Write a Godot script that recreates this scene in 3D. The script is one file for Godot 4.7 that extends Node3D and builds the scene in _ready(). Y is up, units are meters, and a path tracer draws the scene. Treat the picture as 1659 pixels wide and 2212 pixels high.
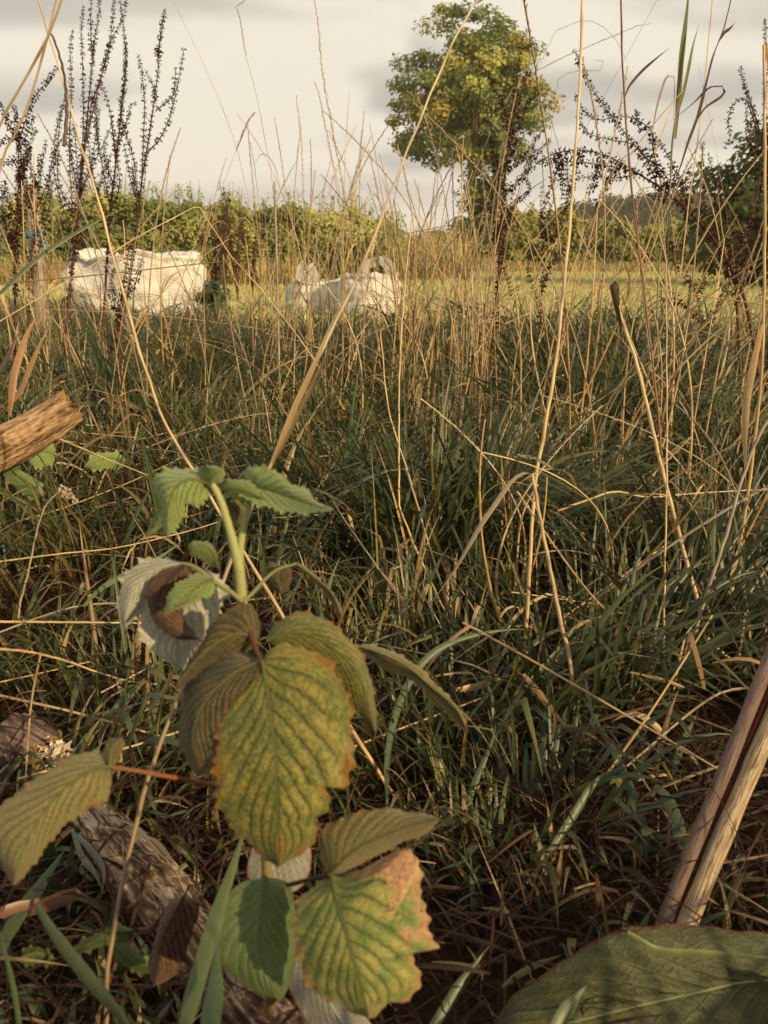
extends Node3D
# A rough meadow at the end of summer, seen from knee height: a raspberry shoot close by, tall straws and seeded docks, sacks, a hedge, a lone tree.

const T := 0.62                      # tangent of half the vertical angle of view
var eye := Vector3(0, 0.55, 0)
var fwd := Vector3.ZERO
var rgt := Vector3.RIGHT
var upv := Vector3.UP
var rng := RandomNumberGenerator.new()
var used := {}
var M := {}
var bumps := FastNoiseLite.new()


# ---------- mesh collector ----------
class Mb:
	var v := PackedVector3Array()
	var n := PackedVector3Array()
	var c := PackedColorArray()
	var t := PackedVector2Array()
	var i := PackedInt32Array()
	var flat := false

	func put(p: Vector3, nn: Vector3, cc: Color, uv := Vector2.ZERO) -> int:
		v.append(p); n.append(nn); c.append(cc); t.append(uv)
		return v.size() - 1

	func tri(a: int, b: int, d: int) -> void:
		var g := (v[b] - v[a]).cross(v[d] - v[a])
		if g.dot(n[a] + n[b] + n[d]) > 0.0:
			i.append(a); i.append(d); i.append(b)
		else:
			i.append(a); i.append(b); i.append(d)

	func raw(a: Vector3, b: Vector3, d: Vector3, cc: Color) -> void:
		var g := -(b - a).cross(d - a).normalized()
		var k := v.size()
		v.append(a); v.append(b); v.append(d)
		for q in 3:
			n.append(g); c.append(cc); t.append(Vector2.ZERO); i.append(k + q)

	# a leaf-shaped bit with a fold, two sides
	func bit(p: Vector3, along: Vector3, across: Vector3, cc: Color) -> void:
		raw(p, p + along * 0.5 + across, p + along, cc)
		raw(p, p + along, p + along * 0.5 - across, cc)

	# a small closed eight-sided seed
	func seed8(p: Vector3, a: Vector3, b: Vector3, d: Vector3, cc: Color) -> void:
		var q := [p + b, p + d, p - b, p - d]
		for k in 4:
			raw(p + a, q[(k + 1) % 4], q[k], cc)
			raw(p - a, q[k], q[(k + 1) % 4], cc)

	func tube(pts: PackedVector3Array, rad: PackedFloat32Array, sides: int, cols: PackedColorArray, cap := false, squash := 1.0) -> void:
		var u := Vector3.ZERO
		var first := v.size()
		var m := pts.size()
		var run := 0.0
		for k in m:
			var tg := (pts[mini(k + 1, m - 1)] - pts[maxi(k - 1, 0)]).normalized()
			if k == 0:
				u = tg.cross(Vector3(0.31, 0.2, 0.93)).normalized()
			else:
				u = (u - tg * u.dot(tg)).normalized()
				run += pts[k].distance_to(pts[k - 1])
			var w := tg.cross(u)
			for s in sides + 1:
				var a := TAU * s / sides
				var d := u * cos(a) + w * sin(a) * squash
				put(pts[k] + d * rad[k], d.normalized(), cols[k], Vector2(float(s) / sides, run))
		for k in m - 1:
			for s in sides:
				var a := first + k * (sides + 1) + s
				tri(a, a + 1, a + sides + 1)
				tri(a + 1, a + sides + 2, a + sides + 1)
		if cap:
			for e in [0, m - 1]:
				var nn := ((pts[0] - pts[1]) if e == 0 else (pts[m - 1] - pts[m - 2])).normalized()
				var o := put(pts[e], nn, cols[e], Vector2(0.5, 0))
				var k0 := v.size()
				for s in sides + 1:
					var b := first + int(e) * (sides + 1) + s
					put(v[b], nn, cols[e], Vector2(float(s) / sides, 0.02))
				for s in sides:
					tri(o, k0 + s, k0 + s + 1)

	# a grass blade: V-shaped band along pts; side gives the width direction
	func band(pts: PackedVector3Array, wid: PackedFloat32Array, side: PackedVector3Array, cols: PackedColorArray, fold := 0.25) -> void:
		var first := v.size()
		var m := pts.size()
		for k in m:
			var tg := (pts[mini(k + 1, m - 1)] - pts[maxi(k - 1, 0)]).normalized()
			var s := (side[k] - tg * side[k].dot(tg)).normalized()
			var nn := s.cross(tg)
			var lift := nn * wid[k] * fold
			put(pts[k] - s * wid[k] * 0.5 + lift, (nn + s * 0.45).normalized(), cols[k], Vector2(0, k))
			put(pts[k], nn, cols[k].darkened(0.12), Vector2(0.5, k))
			put(pts[k] + s * wid[k] * 0.5 + lift, (nn - s * 0.45).normalized(), cols[k], Vector2(1, k))
		for k in m - 1:
			for q in 2:
				var a := first + k * 3 + q
				tri(a, a + 1, a + 3)
				tri(a + 1, a + 4, a + 3)

	# a grid of rows x cols points with smooth normals
	func grid(p: Array, uvs: Array, cc: Array) -> void:
		var rows := p.size()
		var cols: int = p[0].size()
		var first := v.size()
		for r in rows:
			for q in cols:
				var a: Vector3 = p[mini(r + 1, rows - 1)][q] - p[maxi(r - 1, 0)][q]
				var b: Vector3 = p[r][mini(q + 1, cols - 1)] - p[r][maxi(q - 1, 0)]
				var nn := a.cross(b)
				if nn.length() < 1e-12:
					nn = Vector3.UP
				put(p[r][q], nn.normalized(), cc[r][q], uvs[r][q])
		for r in rows - 1:
			for q in cols - 1:
				var a := first + r * cols + q
				tri(a, a + 1, a + cols)
				tri(a + 1, a + cols + 1, a + cols)

	func mesh() -> ArrayMesh:
		var arr := []
		arr.resize(Mesh.ARRAY_MAX)
		arr[Mesh.ARRAY_VERTEX] = v
		arr[Mesh.ARRAY_NORMAL] = n
		arr[Mesh.ARRAY_COLOR] = c
		arr[Mesh.ARRAY_TEX_UV] = t
		arr[Mesh.ARRAY_INDEX] = i
		var am := ArrayMesh.new()
		am.add_surface_from_arrays(Mesh.PRIMITIVE_TRIANGLES, arr)
		return am


# ---------- names, labels ----------
func numbered(s: String) -> String:
	var k: int = used.get(s, 0)
	used[s] = k + 1
	return s if k == 0 else "%s_%03d" % [s, k]

func tag(o: Node, label := "", category := "", group := "", kind := "") -> void:
	if label: o.set_meta("label", label)
	if category: o.set_meta("category", category)
	if group: o.set_meta("group", group)
	if kind: o.set_meta("kind", kind)

func obj(called: String, mesh: Mesh, mat: Material, parent: Node = null) -> MeshInstance3D:
	var o := MeshInstance3D.new()
	o.mesh = mesh
	o.material_override = mat
	if parent == null:
		o.name = numbered(called)
		add_child(o)
	else:
		o.name = called
		parent.add_child(o, true)
	return o

func thing(called: String, label: String, category: String, group := "", at := Vector3.ZERO) -> Node3D:
	var o := Node3D.new()
	o.name = numbered(called)
	add_child(o)
	o.position = at
	tag(o, label, category, group)
	return o

func scatter(called: String, mesh: Mesh, mat: Material, where: Array, cols: Array, parent: Node = null) -> MultiMeshInstance3D:
	var mm := MultiMesh.new()
	mm.transform_format = MultiMesh.TRANSFORM_3D
	mm.use_colors = true
	mm.mesh = mesh
	mm.instance_count = where.size()
	for k in where.size():
		mm.set_instance_transform(k, where[k])
		mm.set_instance_color(k, cols[k])
	return scatter_again(called, mm, mat, parent)

func scatter_again(called: String, mm: MultiMesh, mat: Material, parent: Node = null) -> MultiMeshInstance3D:
	var o := MultiMeshInstance3D.new()
	o.multimesh = mm
	o.material_override = mat
	o.set_meta("kind", "stuff")
	if parent == null:
		o.name = numbered(called)
		add_child(o)
	else:
		o.name = called
		parent.add_child(o, true)
	return o


# ---------- places ----------
func ground_y(x: float, z: float) -> float:
	var far := clampf(1.0 - (-z - 4.5) / 2.0, 0.0, 1.0)
	return bumps.get_noise_2d(x * 100.0, z * 100.0) * 0.035 * far

func ray(px: float, py: float) -> Vector3:
	return fwd + rgt * ((px - 829.5) / 1106.0 * T) + upv * ((1106.0 - py) / 1106.0 * T)

func P(px: float, py: float, d: float) -> Vector3:
	return eye + ray(px, py) * d

func G(px: float, py: float) -> Vector3:
	var r := ray(px, py)
	var p := eye + r * (-eye.y / minf(r.y, -0.004))
	p.y = ground_y(p.x, p.z)
	return p

func depth(p: Vector3) -> float:
	return (p - eye).dot(fwd)

func cat(a, b, c, d, t: float):
	return 0.5 * ((2.0 * b) + (c - a) * t + (2.0 * a - 5.0 * b + 4.0 * c - d) * t * t + (3.0 * b - a - 3.0 * c + d) * t * t * t)

# n points along a curve through pts, even along its length
func smooth3(pts: Array, n: int, sharp := false) -> PackedVector3Array:
	var fine := PackedVector3Array()
	var m := pts.size()
	for k in m - 1:
		for s in 12:
			var t := s / 12.0
			if sharp:
				fine.append(pts[k].lerp(pts[k + 1], t))
			else:
				fine.append(cat(pts[maxi(k - 1, 0)], pts[k], pts[k + 1], pts[mini(k + 2, m - 1)], t))
	fine.append(pts[m - 1])
	var run := PackedFloat32Array([0.0])
	for k in range(1, fine.size()):
		run.append(run[k - 1] + fine[k].distance_to(fine[k - 1]))
	var out := PackedVector3Array()
	var at := 0
	for k in n:
		var w := run[run.size() - 1] * k / (n - 1)
		while at < fine.size() - 2 and run[at + 1] < w:
			at += 1
		out.append(fine[at].lerp(fine[at + 1], clampf((w - run[at]) / maxf(run[at + 1] - run[at], 1e-9), 0, 1)))
	return out

func flat_px(f: Array) -> Array:
	var out := []
	for k in range(0, f.size(), 2):
		out.append(Vector2(f[k], f[k + 1]))
	return out

# pixel polyline to space: depth runs from d0 to d1 with the length
func line3(f: Array, d0: float, d1: float) -> Array:
	var q := flat_px(f)
	var run := [0.0]
	for k in range(1, q.size()):
		run.append(run[k - 1] + q[k].distance_to(q[k - 1]))
	var out := []
	for k in q.size():
		out.append(P(q[k].x, q[k].y, lerpf(d0, d1, run[k] / maxf(run[q.size() - 1], 1.0))))
	return out

func rnd(a: float, b: float) -> float:
	return rng.randf_range(a, b)

func vary(c: Color, by: float) -> Color:
	var k := 1.0 + rnd(-by, by)
	return Color(c.r * k * (1.0 + rnd(-by, by) * 0.3), c.g * k, c.b * k * (1.0 + rnd(-by, by) * 0.3))

func lin(r: float, g: float, b: float) -> Color:
	return Color(r, g, b).linear_to_srgb()


# ---------- materials ----------
func veg(rough := 0.6, back := 0.5, spec := 0.4) -> StandardMaterial3D:
	var m := StandardMaterial3D.new()
	m.vertex_color_use_as_albedo = true
	m.roughness = rough
	m.metallic_specular = spec
	m.cull_mode = BaseMaterial3D.CULL_DISABLED
	if back > 0.0:
		m.backlight_enabled = true
		m.backlight = lin(back, back, back)
	return m

func noise(freq: float, sd: int, oct := 4) -> FastNoiseLite:
	var f := FastNoiseLite.new()
	f.noise_type = FastNoiseLite.TYPE_SIMPLEX_SMOOTH
	f.frequency = freq
	f.seed = sd
	f.fractal_octaves = oct
	return f

const NV := 9.0
const VK := 0.60

# veins, mottling and the turning margin of one kind of leaf: [colour, relief]
func leaf_pictures(kind: int) -> Array:
	var w := 160
	var h := 256
	var a := Image.create(w, h, false, Image.FORMAT_RGB8)
	var b := Image.create(w, h, false, Image.FORMAT_RGB8)
	var big := noise(0.022, 11 + kind, 3)
	var fine := noise(0.11, 40 + kind, 3)
	var cell := FastNoiseLite.new()
	cell.noise_type = FastNoiseLite.TYPE_CELLULAR
	cell.cellular_return_type = FastNoiseLite.RETURN_DISTANCE2_SUB
	cell.frequency = 0.10
	cell.seed = 5 + kind
	# between the veins, along the veins, second tone, margin
	var pal: Array = [
		[Color(0.135, 0.155, 0.028), Color(0.028, 0.042, 0.009), Color(0.26, 0.225, 0.048), Color(0.22, 0.105, 0.02)],
		[Color(0.070, 0.062, 0.020), Color(0.032, 0.032, 0.013), Color(0.14, 0.105, 0.028), Color(0.13, 0.06, 0.012)],  # brownish tones darkened to carry the shade on the left lobe
		[Color(0.27, 0.36, 0.095), Color(0.09, 0.16, 0.045), Color(0.26, 0.31, 0.10), Color(0.21, 0.27, 0.09)],
		[Color(0.40, 0.40, 0.31), Color(0.28, 0.28, 0.19), Color(0.50, 0.49, 0.38), Color(0.42, 0.36, 0.24)],
		[Color(0.34, 0.32, 0.085), Color(0.06, 0.085, 0.02), Color(0.15, 0.21, 0.045), Color(0.34, 0.22, 0.08)],
		[Color(0.070, 0.082, 0.030), Color(0.13, 0.145, 0.065), Color(0.050, 0.052, 0.020), Color(0.075, 0.028, 0.014)],
		[Color(0.14, 0.19, 0.07), Color(0.17, 0.22, 0.09), Color(0.10, 0.145, 0.05), Color(0.14, 0.08, 0.035)],
		[Color(0.29, 0.29, 0.24), Color(0.36, 0.36, 0.29), Color(0.21, 0.21, 0.165), Color(0.23, 0.035, 0.02)],
		[Color(0.10, 0.048, 0.022), Color(0.06, 0.028, 0.014), Color(0.17, 0.085, 0.04), Color(0.07, 0.03, 0.015)],
		[Color(0.215, 0.205, 0.075), Color(0.085, 0.09, 0.033), Color(0.27, 0.215, 0.08), Color(0.23, 0.12, 0.04)]][kind]
	for y in h:
		var u := y / (h - 1.0)
		for x in w:
			var sv := x / (w - 1.0) * 2.0 - 1.0
			var v := absf(sv)
			var ph := NV * (u - VK * v * (1.0 - 0.25 * v)) + 0.05 * sin(u * 23.0 + sv * 5.0) + 0.02 * sin(u * 41.0 - sv * 9.0) + fine.get_noise_2d(x, y) * 0.10
			var f := ph - floorf(ph)
			var ds := minf(f, 1.0 - f)
			var side := (smoothstep(0.12, 0.02, ds) * 0.62 + smoothstep(0.45, 0.05, ds) * 0.38) * smoothstep(1.04, 0.55, v)
			var mid := maxf(smoothstep(0.05, 0.012, v), smoothstep(0.16, 0.0, v) * 0.5)
			var tert := smoothstep(0.22, 0.0, cell.get_noise_2d(x, y) + 1.0) if kind != 6 else 0.0
			var g := big.get_noise_2d(x, y)
			var fn := fine.get_noise_2d(x * 1.3, y * 1.3)
			var vein := clampf(maxf(maxf(mid, side), tert * 0.62), 0, 1)
			var col: Color = pal[0].lerp(pal[2], clampf(0.45 + g * 1.5 + fn * 1.1, 0, 1))
			col = col.lerp(pal[1], vein * 0.85)
			col = col * (1.0 + fn * 0.28)
			var edge := smoothstep(0.88, 1.0, v + g * 0.14 + fn * 0.05) * smoothstep(0.05, 0.25, u)
			edge = maxf(edge, smoothstep(0.86, 1.0, u + g * 0.18) * 0.7)
			if kind == 2 or kind == 3 or kind == 6: edge *= 0.3
			if kind == 5 or kind == 7: edge = smoothstep(0.93, 1.0, v + fn * 0.03)
			col = col.lerp(pal[3] * (1.0 + fn * 0.3), edge)
			if kind == 4:
				var spot := smoothstep(0.52, 0.62, sv + g * 0.3 + fn * 0.12) * smoothstep(0.02, 0.1, u) * smoothstep(0.56, 0.46, u + g * 0.3 + fn * 0.12)
				col = col.lerp(Color(0.40, 0.215, 0.115).lerp(Color(0.50, 0.33, 0.15), clampf(0.5 + g * 2.5, 0, 1)) * (1.0 + fn * 0.5), spot)
				if spot > 0.6 and fine.get_noise_2d(x * 0.8 + 300, y * 0.8) > 0.55: col = Color(0.08, 0.035, 0.02)
			if kind == 5 and fine.get_noise_2d(x * 0.9 + 80, y * 0.9) > 0.5: col = col.lerp(Color(0.05, 0.02, 0.01), 0.7)
			a.set_pixel(x, y, Color(clampf(col.r, 0, 1), clampf(col.g, 0, 1), clampf(col.b, 0, 1)).linear_to_srgb())
			var hh := clampf(0.75 - vein * 0.45 + fn * 0.12 - tert * 0.18, 0, 1)
			if kind == 3 or kind == 5 or kind == 7: hh = clampf(0.35 + vein * 0.5 + fn * 0.1, 0, 1)
			b.set_pixel(x, y, Color(hh, hh, hh))
	return [ImageTexture.create_from_image(a), ImageTexture.create_from_image(b)]

func leaf_material(kind: int, rough := 0.55, back := 0.55) -> StandardMaterial3D:
	var key := "leaf%d" % kind
	if not M.has(key):
		var m := veg(rough, back, 0.4)
		var t := leaf_pictures(kind)
		m.albedo_texture = t[0]
		m.texture_repeat = false
		m.heightmap_enabled = true
		m.heightmap_texture = t[1]
		m.heightmap_scale = 0.3 if kind == 5 else 0.14
		m.rim_enabled = kind != 5 and kind != 6
		m.rim = 0.35
		M[key] = m
	return M[key]

# bark or weathered wood: streaks along v
func wood_material(dark: Color, mid: Color, pale: Color, sd: int, relief: float, speck := 0.0, stripe := 1.0) -> StandardMaterial3D:
	var w := 128
	var h := 512
	var a := Image.create(w, h, false, Image.FORMAT_RGB8)
	var b := Image.create(w, h, false, Image.FORMAT_RGB8)
	var s := noise(0.05, sd, 4)
	var g := noise(0.018, sd + 3, 3)
	var p := noise(0.16, sd + 7, 2)
	for y in h:
		for x in w:
			var an := TAU * x / w
			var q := Vector3(cos(an) * 26.0, y * 0.16, sin(an) * 26.0)
			var e := s.get_noise_3d(q.x * 3.4, q.y, q.z * 3.4)
			var k := g.get_noise_3d(q.x, y * 0.5, q.z)
			var t := clampf(0.5 + (e * 0.75 + k * 0.5) * stripe + 0.22 * (1.0 - stripe) + p.get_noise_3d(q.x * 1.5, q.y * 2.0, q.z * 1.5) * 0.35, 0, 1)
			var col := dark.lerp(mid, smoothstep(0.12, 0.5, t)).lerp(pale, smoothstep(0.5, 0.85, t))
			if speck > 0.0 and p.get_noise_3d(q.x * 1.6, y * 0.35, q.z * 1.6) > 0.27: col = col.lerp(dark, speck)
			a.set_pixel(x, y, col.linear_to_srgb())
			b.set_pixel(x, y, Color(t, t, t))
	var m := veg(0.85, 0.0, 0.3)
	m.albedo_texture = ImageTexture.create_from_image(a)
	m.heightmap_enabled = true
	m.heightmap_texture = ImageTexture.create_from_image(b)
	m.heightmap_scale = relief
	return m


# ---------- plants ----------
# a leaf from its midrib and its two margins (base to tip), with teeth and pleats
func leaf(called: String, parent: Node, mid: Array, le: Array, re: Array, d0: float, d1: float, fl: float, fr: float, kind: int, opt := {}) -> MeshInstance3D:
	var rows: int = opt.get("rows", 84)
	var half := 11
	var teeth: float = opt.get("teeth", 15.0)
	var amp: float = opt.get("amp", 9.0)
	var pleat: float = opt.get("pleat", 0.0015)
	var base2 := flat_px(mid)
	var tip: Vector2 = base2[base2.size() - 1]
	var to3 := func(list: Array) -> Array:
		var o := []
		for q in list: o.append(Vector3(q.x, q.y, 0))
		return o
	var lf: Array = [base2[0]] + flat_px(le) + [tip]
	var rf: Array = [base2[0]] + flat_px(re) + [tip]
	var a := smooth3(to3.call(base2), rows)
	var b := smooth3(to3.call(lf), rows)
	var c := smooth3(to3.call(rf), rows)
	var pts := []
	var uvs := []
	var cols := []
	for r in rows:
		var u := r / (rows - 1.0)
		var tooth := u * teeth
		tooth -= floorf(tooth)
		tooth = tooth / 0.72 if tooth < 0.72 else (1.0 - tooth) / 0.28
		var lobe := u * teeth / 3.0 + 0.2
		lobe -= floorf(lobe)
		tooth = tooth * 0.75 + (lobe / 0.75 if lobe < 0.75 else (1.0 - lobe) / 0.25) * 0.85 - 0.25
		var row := []
		var ur := []
		var cr := []
		var d := lerpf(d0, d1, u) + float(opt.get("bow", 0.0)) * sin(PI * u)
		for q in half * 2 + 1:
			var sv := (q - half) / float(half)
			var v := absf(sv)
			var e := b[r] if sv < 0.0 else c[r]
			var m := a[r]
			var p := m.lerp(e, v)
			if v > 0.99:
				var out := e - m
				if out.length() > 0.5:
					p += out.normalized() * (tooth - 0.5) * amp * pow(sin(PI * clampf(u, 0.02, 0.98)), 0.4)
			var ph := NV * (u - VK * v * (1.0 - 0.25 * v))
			ph += 0.05 * sin(u * 23.0 + sv * 5.0) + 0.02 * sin(u * 41.0 - sv * 9.0)
			var f := ph - floorf(ph)
			var dd := d + (fl if sv < 0.0 else fr) * (v * v * 0.6 + v * 0.4) - pleat * sin(PI * f) * smoothstep(0.0, 0.25, v) * sin(PI * clampf(u, 0.03, 0.97))
			row.append(P(p.x, p.y, dd))
			ur.append(Vector2(0.5 + sv * 0.5, u))
			cr.append(Color.WHITE)
		pts.append(row); uvs.append(ur); cols.append(cr)
	var mb := Mb.new()
	mb.grid(pts, uvs, cols)
	var o := obj(called, mb.mesh(), leaf_material(kind), parent)
	if opt.has("label"): o.set_meta("label", opt.label)
	if opt.get("rib", true):
		var rib := Mb.new()
		var pp := PackedVector3Array()
		var rr := PackedFloat32Array()
		var cc := PackedColorArray()
		for r in range(0, rows - 4, 3):
			pp.append(pts[r][half] + fwd * 0.0004)
			rr.append(lerpf(0.0011, 0.0004, r / float(rows)))
			cc.append(opt.get("ribcol", Color(0.10, 0.105, 0.03)))
		rib.tube(pp, rr, 5, cc)
		obj("midrib", rib.mesh(), M.stem, o)
	return o

func petiole(called: String, parent: Node, f: Array, d0: float, d1: float, r0: float, r1: float, c0: Color, c1: Color) -> MeshInstance3D:
	var n := 18
	var pts := smooth3(line3(f, d0, d1), n)
	var rr := PackedFloat32Array()
	var cc := PackedColorArray()
	for k in n:
		rr.append(lerpf(r0, r1, k / (n - 1.0)))
		cc.append(c0.lerp(c1, k / (n - 1.0)))
	var mb := Mb.new()
	mb.tube(pts, rr, 8, cc, true)
	return obj(called, mb.mesh(), M.stem, parent)

func straw(key: String) -> Array:      # [low, high]
	match key:
		"pale": return [Color(0.52, 0.36, 0.17), Color(0.66, 0.52, 0.30)]
		"tan": return [Color(0.40, 0.26, 0.12), Color(0.52, 0.38, 0.21)]
		"buff": return [Color(0.20, 0.125, 0.065), Color(0.66, 0.55, 0.36)]
		"gold": return [Color(0.44, 0.28, 0.10), Color(0.57, 0.41, 0.19)]
		"brown": return [Color(0.30, 0.15, 0.04), Color(0.13, 0.07, 0.035)]
		"dark": return [Color(0.10, 0.06, 0.028), Color(0.042, 0.028, 0.026)]  # deepened so the colour carries the backlit look of dead leaves
		"grey": return [Color(0.36, 0.28, 0.18), Color(0.33, 0.29, 0.23)]
		"green": return [Color(0.20, 0.18, 0.06), Color(0.10, 0.155, 0.06)]
	return [Color(0.5, 0.4, 0.2), Color(0.5, 0.4, 0.2)]

func stem_mesh(pts: PackedVector3Array, r0: float, r1: float, c0: Color, c1: Color, joints := 5, sides := 6) -> ArrayMesh:
	var n := pts.size()
	var rr := PackedFloat32Array()
	var cc := PackedColorArray()
	for k in n:
		var u := k / (n - 1.0)
		var j := u * joints + 0.35
		var near := absf(j - roundf(j)) * float(n) / joints
		var knot := clampf(1.0 - near, 0.0, 1.0) if u > 0.04 and u < 0.96 else 0.0
		rr.append(lerpf(r0, r1, pow(u, 0.9)) * (1.0 + 0.30 * knot))
		cc.append((c0.lerp(c1, u) * (1.0 + rnd(-0.22, 0.18))).lerp(Color(0.16, 0.08, 0.03), knot * 0.6))
	var mb := Mb.new()
	mb.tube(pts, rr, sides, cc, true)
	return mb.mesh()

# spikelets along the last part of a stem
func head_mesh(pts: PackedVector3Array, from: float, size: float, loose: float, col: Color, many := 1.0) -> ArrayMesh:
	var mb := Mb.new()
	var n := pts.size()
	var len := 0.0
	for k in n - 1: len += pts[k].distance_to(pts[k + 1])
	var cnt := int(len * (1.0 - from) / (size * 0.42) * many)
	for s in cnt:
		var u := from + (1.0 - from) * (s + rnd(0, 0.8)) / cnt
		var x := u * (n - 1)
		var k := mini(int(x), n - 2)
		var p := pts[k].lerp(pts[k + 1], x - k)
		var tg := (pts[k + 1] - pts[k]).normalized()
		var out := Vector3(rnd(-1, 1), rnd(-1, 1), rnd(-1, 1)).cross(tg).normalized()
		var taper := sin(PI * clampf((u - from) / (1.0 - from) * 0.85 + 0.12, 0, 1))
		var al := (tg + out * loose).normalized() * size * (0.5 + 0.7 * taper)
		var wd := al.cross(out).normalized() * size * 0.16
		mb.seed8(p + al * 0.5 + out * size * 0.1, al * 0.5, wd, wd.cross(al).normalized() * size * 0.10, vary(col, 0.25))
	return mb.mesh()

func blade_mesh(pts: PackedVector3Array, w: float, side: Vector3, c0: Color, c1: Color, twist := 0.0, fold := 0.25) -> ArrayMesh:
	var n := pts.size()
	var ww := PackedFloat32Array()
	var ss := PackedVector3Array()
	var cc := PackedColorArray()
	for k in n:
		var u := k / (n - 1.0)
		ww.append(w * clampf(minf(0.45 + u * 2.2, (1.0 - u) * 2.3 + 0.03), 0.03, 1.0))
		var tg := (pts[mini(k + 1, n - 1)] - pts[maxi(k - 1, 0)]).normalized()
		ss.append(side.rotated(tg, twist * u))
		cc.append(c0.lerp(c1, u) * (1.0 + rnd(-0.08, 0.08)))
	var mb := Mb.new()
	mb.band(pts, ww, ss, cc, fold)
	return mb.mesh()

# a traced stalk: root on the ground where its foot is seen, then up through the points
func stalk(label: String, f: Array, mm: float, key: String, opt := {}) -> Node3D:
	var g := G(f[0], f[1])
	var d0 := depth(g)
	var d1: float = opt.get("d1", d0 * float(opt.get("lean", 1.0)))
	if opt.has("d0"): d0 = opt.d0
	var pts3 := line3(f, d0, d1)
	var n: int = opt.get("n", 34)
	var pts := smooth3(pts3, n, opt.get("sharp", false))
	var o := thing(opt.get("name", "dry_grass_stalk"), label, opt.get("category", "grass stalk"), opt.get("group", ""), pts[0])
	for k in n:
		pts[k] = pts[k] - o.position + Vector3(sin(k * 1.7) * 0.0004, 0, cos(k * 2.3) * 0.0004)
	var c := straw(key)
	obj("stem", stem_mesh(pts, mm * 0.00062, mm * 0.00062 * float(opt.get("thin", 0.45)), c[0], c[1], opt.get("joints", 4)), M.straw, o)
	if opt.has("head"):
		obj("seed_head", head_mesh(pts, opt.head[0], opt.head[1], opt.head[2], opt.get("headcol", Color(0.36, 0.27, 0.165)), opt.get("many", 1.0)), M.straw, o)
	for b in opt.get("blades", []):      # [points, depth shift, width mm, key, twist]
		var bp := smooth3(line3(b[0], d1 + b[1], d1 + b[1] * 2.0), 22)
		for k in bp.size(): bp[k] -= o.position
		var bc := straw(b[3])
		obj("leaf_blade", blade_mesh(bp, b[2] * 0.001, rgt if absf(bp[0].x - bp[21].x) < absf(bp[0].y - bp[21].y) else upv, bc[0], bc[1], b[4]), M.dryblade, o)
	return o

func broad_blade(label: String, f: Array, d0: float, d1: float, mm: float, c0: Color, c1: Color, twist := 0.0, called := "long_grass_blade", group := "") -> MeshInstance3D:
	var pts := smooth3(line3(f, d0, d1), 26)
	var s := rgt.rotated(fwd, 0.0)
	var along := (pts[25] - pts[0]).normalized()
	s = along.cross(fwd).normalized()
	var o := obj(called, blade_mesh(pts, mm * 0.001, s, c0, c1, twist), M.blade)
	tag(o, label, "grass blade", group)
	return o

# a seeded dock: the first line is the stem, the others its branches; whorls of seeds from a share of each line on
func dock(label: String, d: float, lines: Array, seeds_from := 0.45, opt := {}) -> Node3D:
	var f0: Array = lines[0]
	var base := P(f0[0], f0[1], d)
	var o := thing("dock_plant", label, "dock plant", opt.get("group", ""), base)
	var dark: Color = opt.get("seed", Color(0.046, 0.017, 0.011))
	for li in lines.size():
		var f: Array = lines[li]
		var off := 0.0 if li == 0 else rnd(-0.09, 0.09)
		var raw := line3(f, d, d + off)
		var n := 24
		var pts := smooth3(raw, n)
		for k in n: pts[k] -= base
		var rr := PackedFloat32Array()
		var cc := PackedColorArray()
		var r0: float = (opt.get("r", 0.0072)) if li == 0 else 0.0024
		for k in n:
			var u := k / (n - 1.0)
			rr.append(lerpf(r0, 0.0008, pow(u, 0.8)))
			cc.append(Color(0.12, 0.036, 0.016).lerp(Color(0.05, 0.02, 0.013), clampf(u * 1.6, 0, 1)) * (1.0 + rnd(-0.2, 0.2)))
		var mb := Mb.new()
		mb.tube(pts, rr, 6, cc, true)
		var br := obj("stem" if li == 0 else "branch", mb.mesh(), M.stem, o)
		var sd := Mb.new()
		var len := 0.0
		for k in n - 1: len += pts[k].distance_to(pts[k + 1])
		var from := seeds_from if li == 0 else 0.08
		var at := from * len
		while at < len:
			var u := at / len
			var x := u * (n - 1)
			var k := mini(int(x), n - 2)
			var p := pts[k].lerp(pts[k + 1], x - k)
			var tg := (pts[k + 1] - pts[k]).normalized()
			var e := tg.cross(Vector3(0.3, 0.1, 0.9)).normalized()
			var size := lerpf(1.0, 0.62, u) * float(opt.get("size", 1.0)) * rnd(0.95, 1.55)
			var cnt := rng.randi_range(8, 13)
			for s in cnt:
				var dir := e.rotated(tg, rnd(0, TAU))
				var hang := (dir + Vector3.DOWN * rnd(0.1, 0.9)).normalized()
				var q := p + dir * rnd(0.001, 0.0065) * size + tg * rnd(-0.004, 0.004)
				var al := hang * rnd(0.0026, 0.0042) * size
				var ac := al.cross(tg).normalized() * rnd(0.0019, 0.0031) * size
				sd.seed8(q + al, al, ac, ac.cross(al).normalized() * 0.0018 * size, vary(dark, 0.4))
			at += rnd(0.011, 0.021) * float(opt.get("gap", 1.0)) * lerpf(1.2, 0.8, u)
		if sd.v.size():
			var so := obj("seed_whorls", sd.mesh(), M.seed, br)
			so.set_meta("kind", "stuff")
	return o

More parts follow.
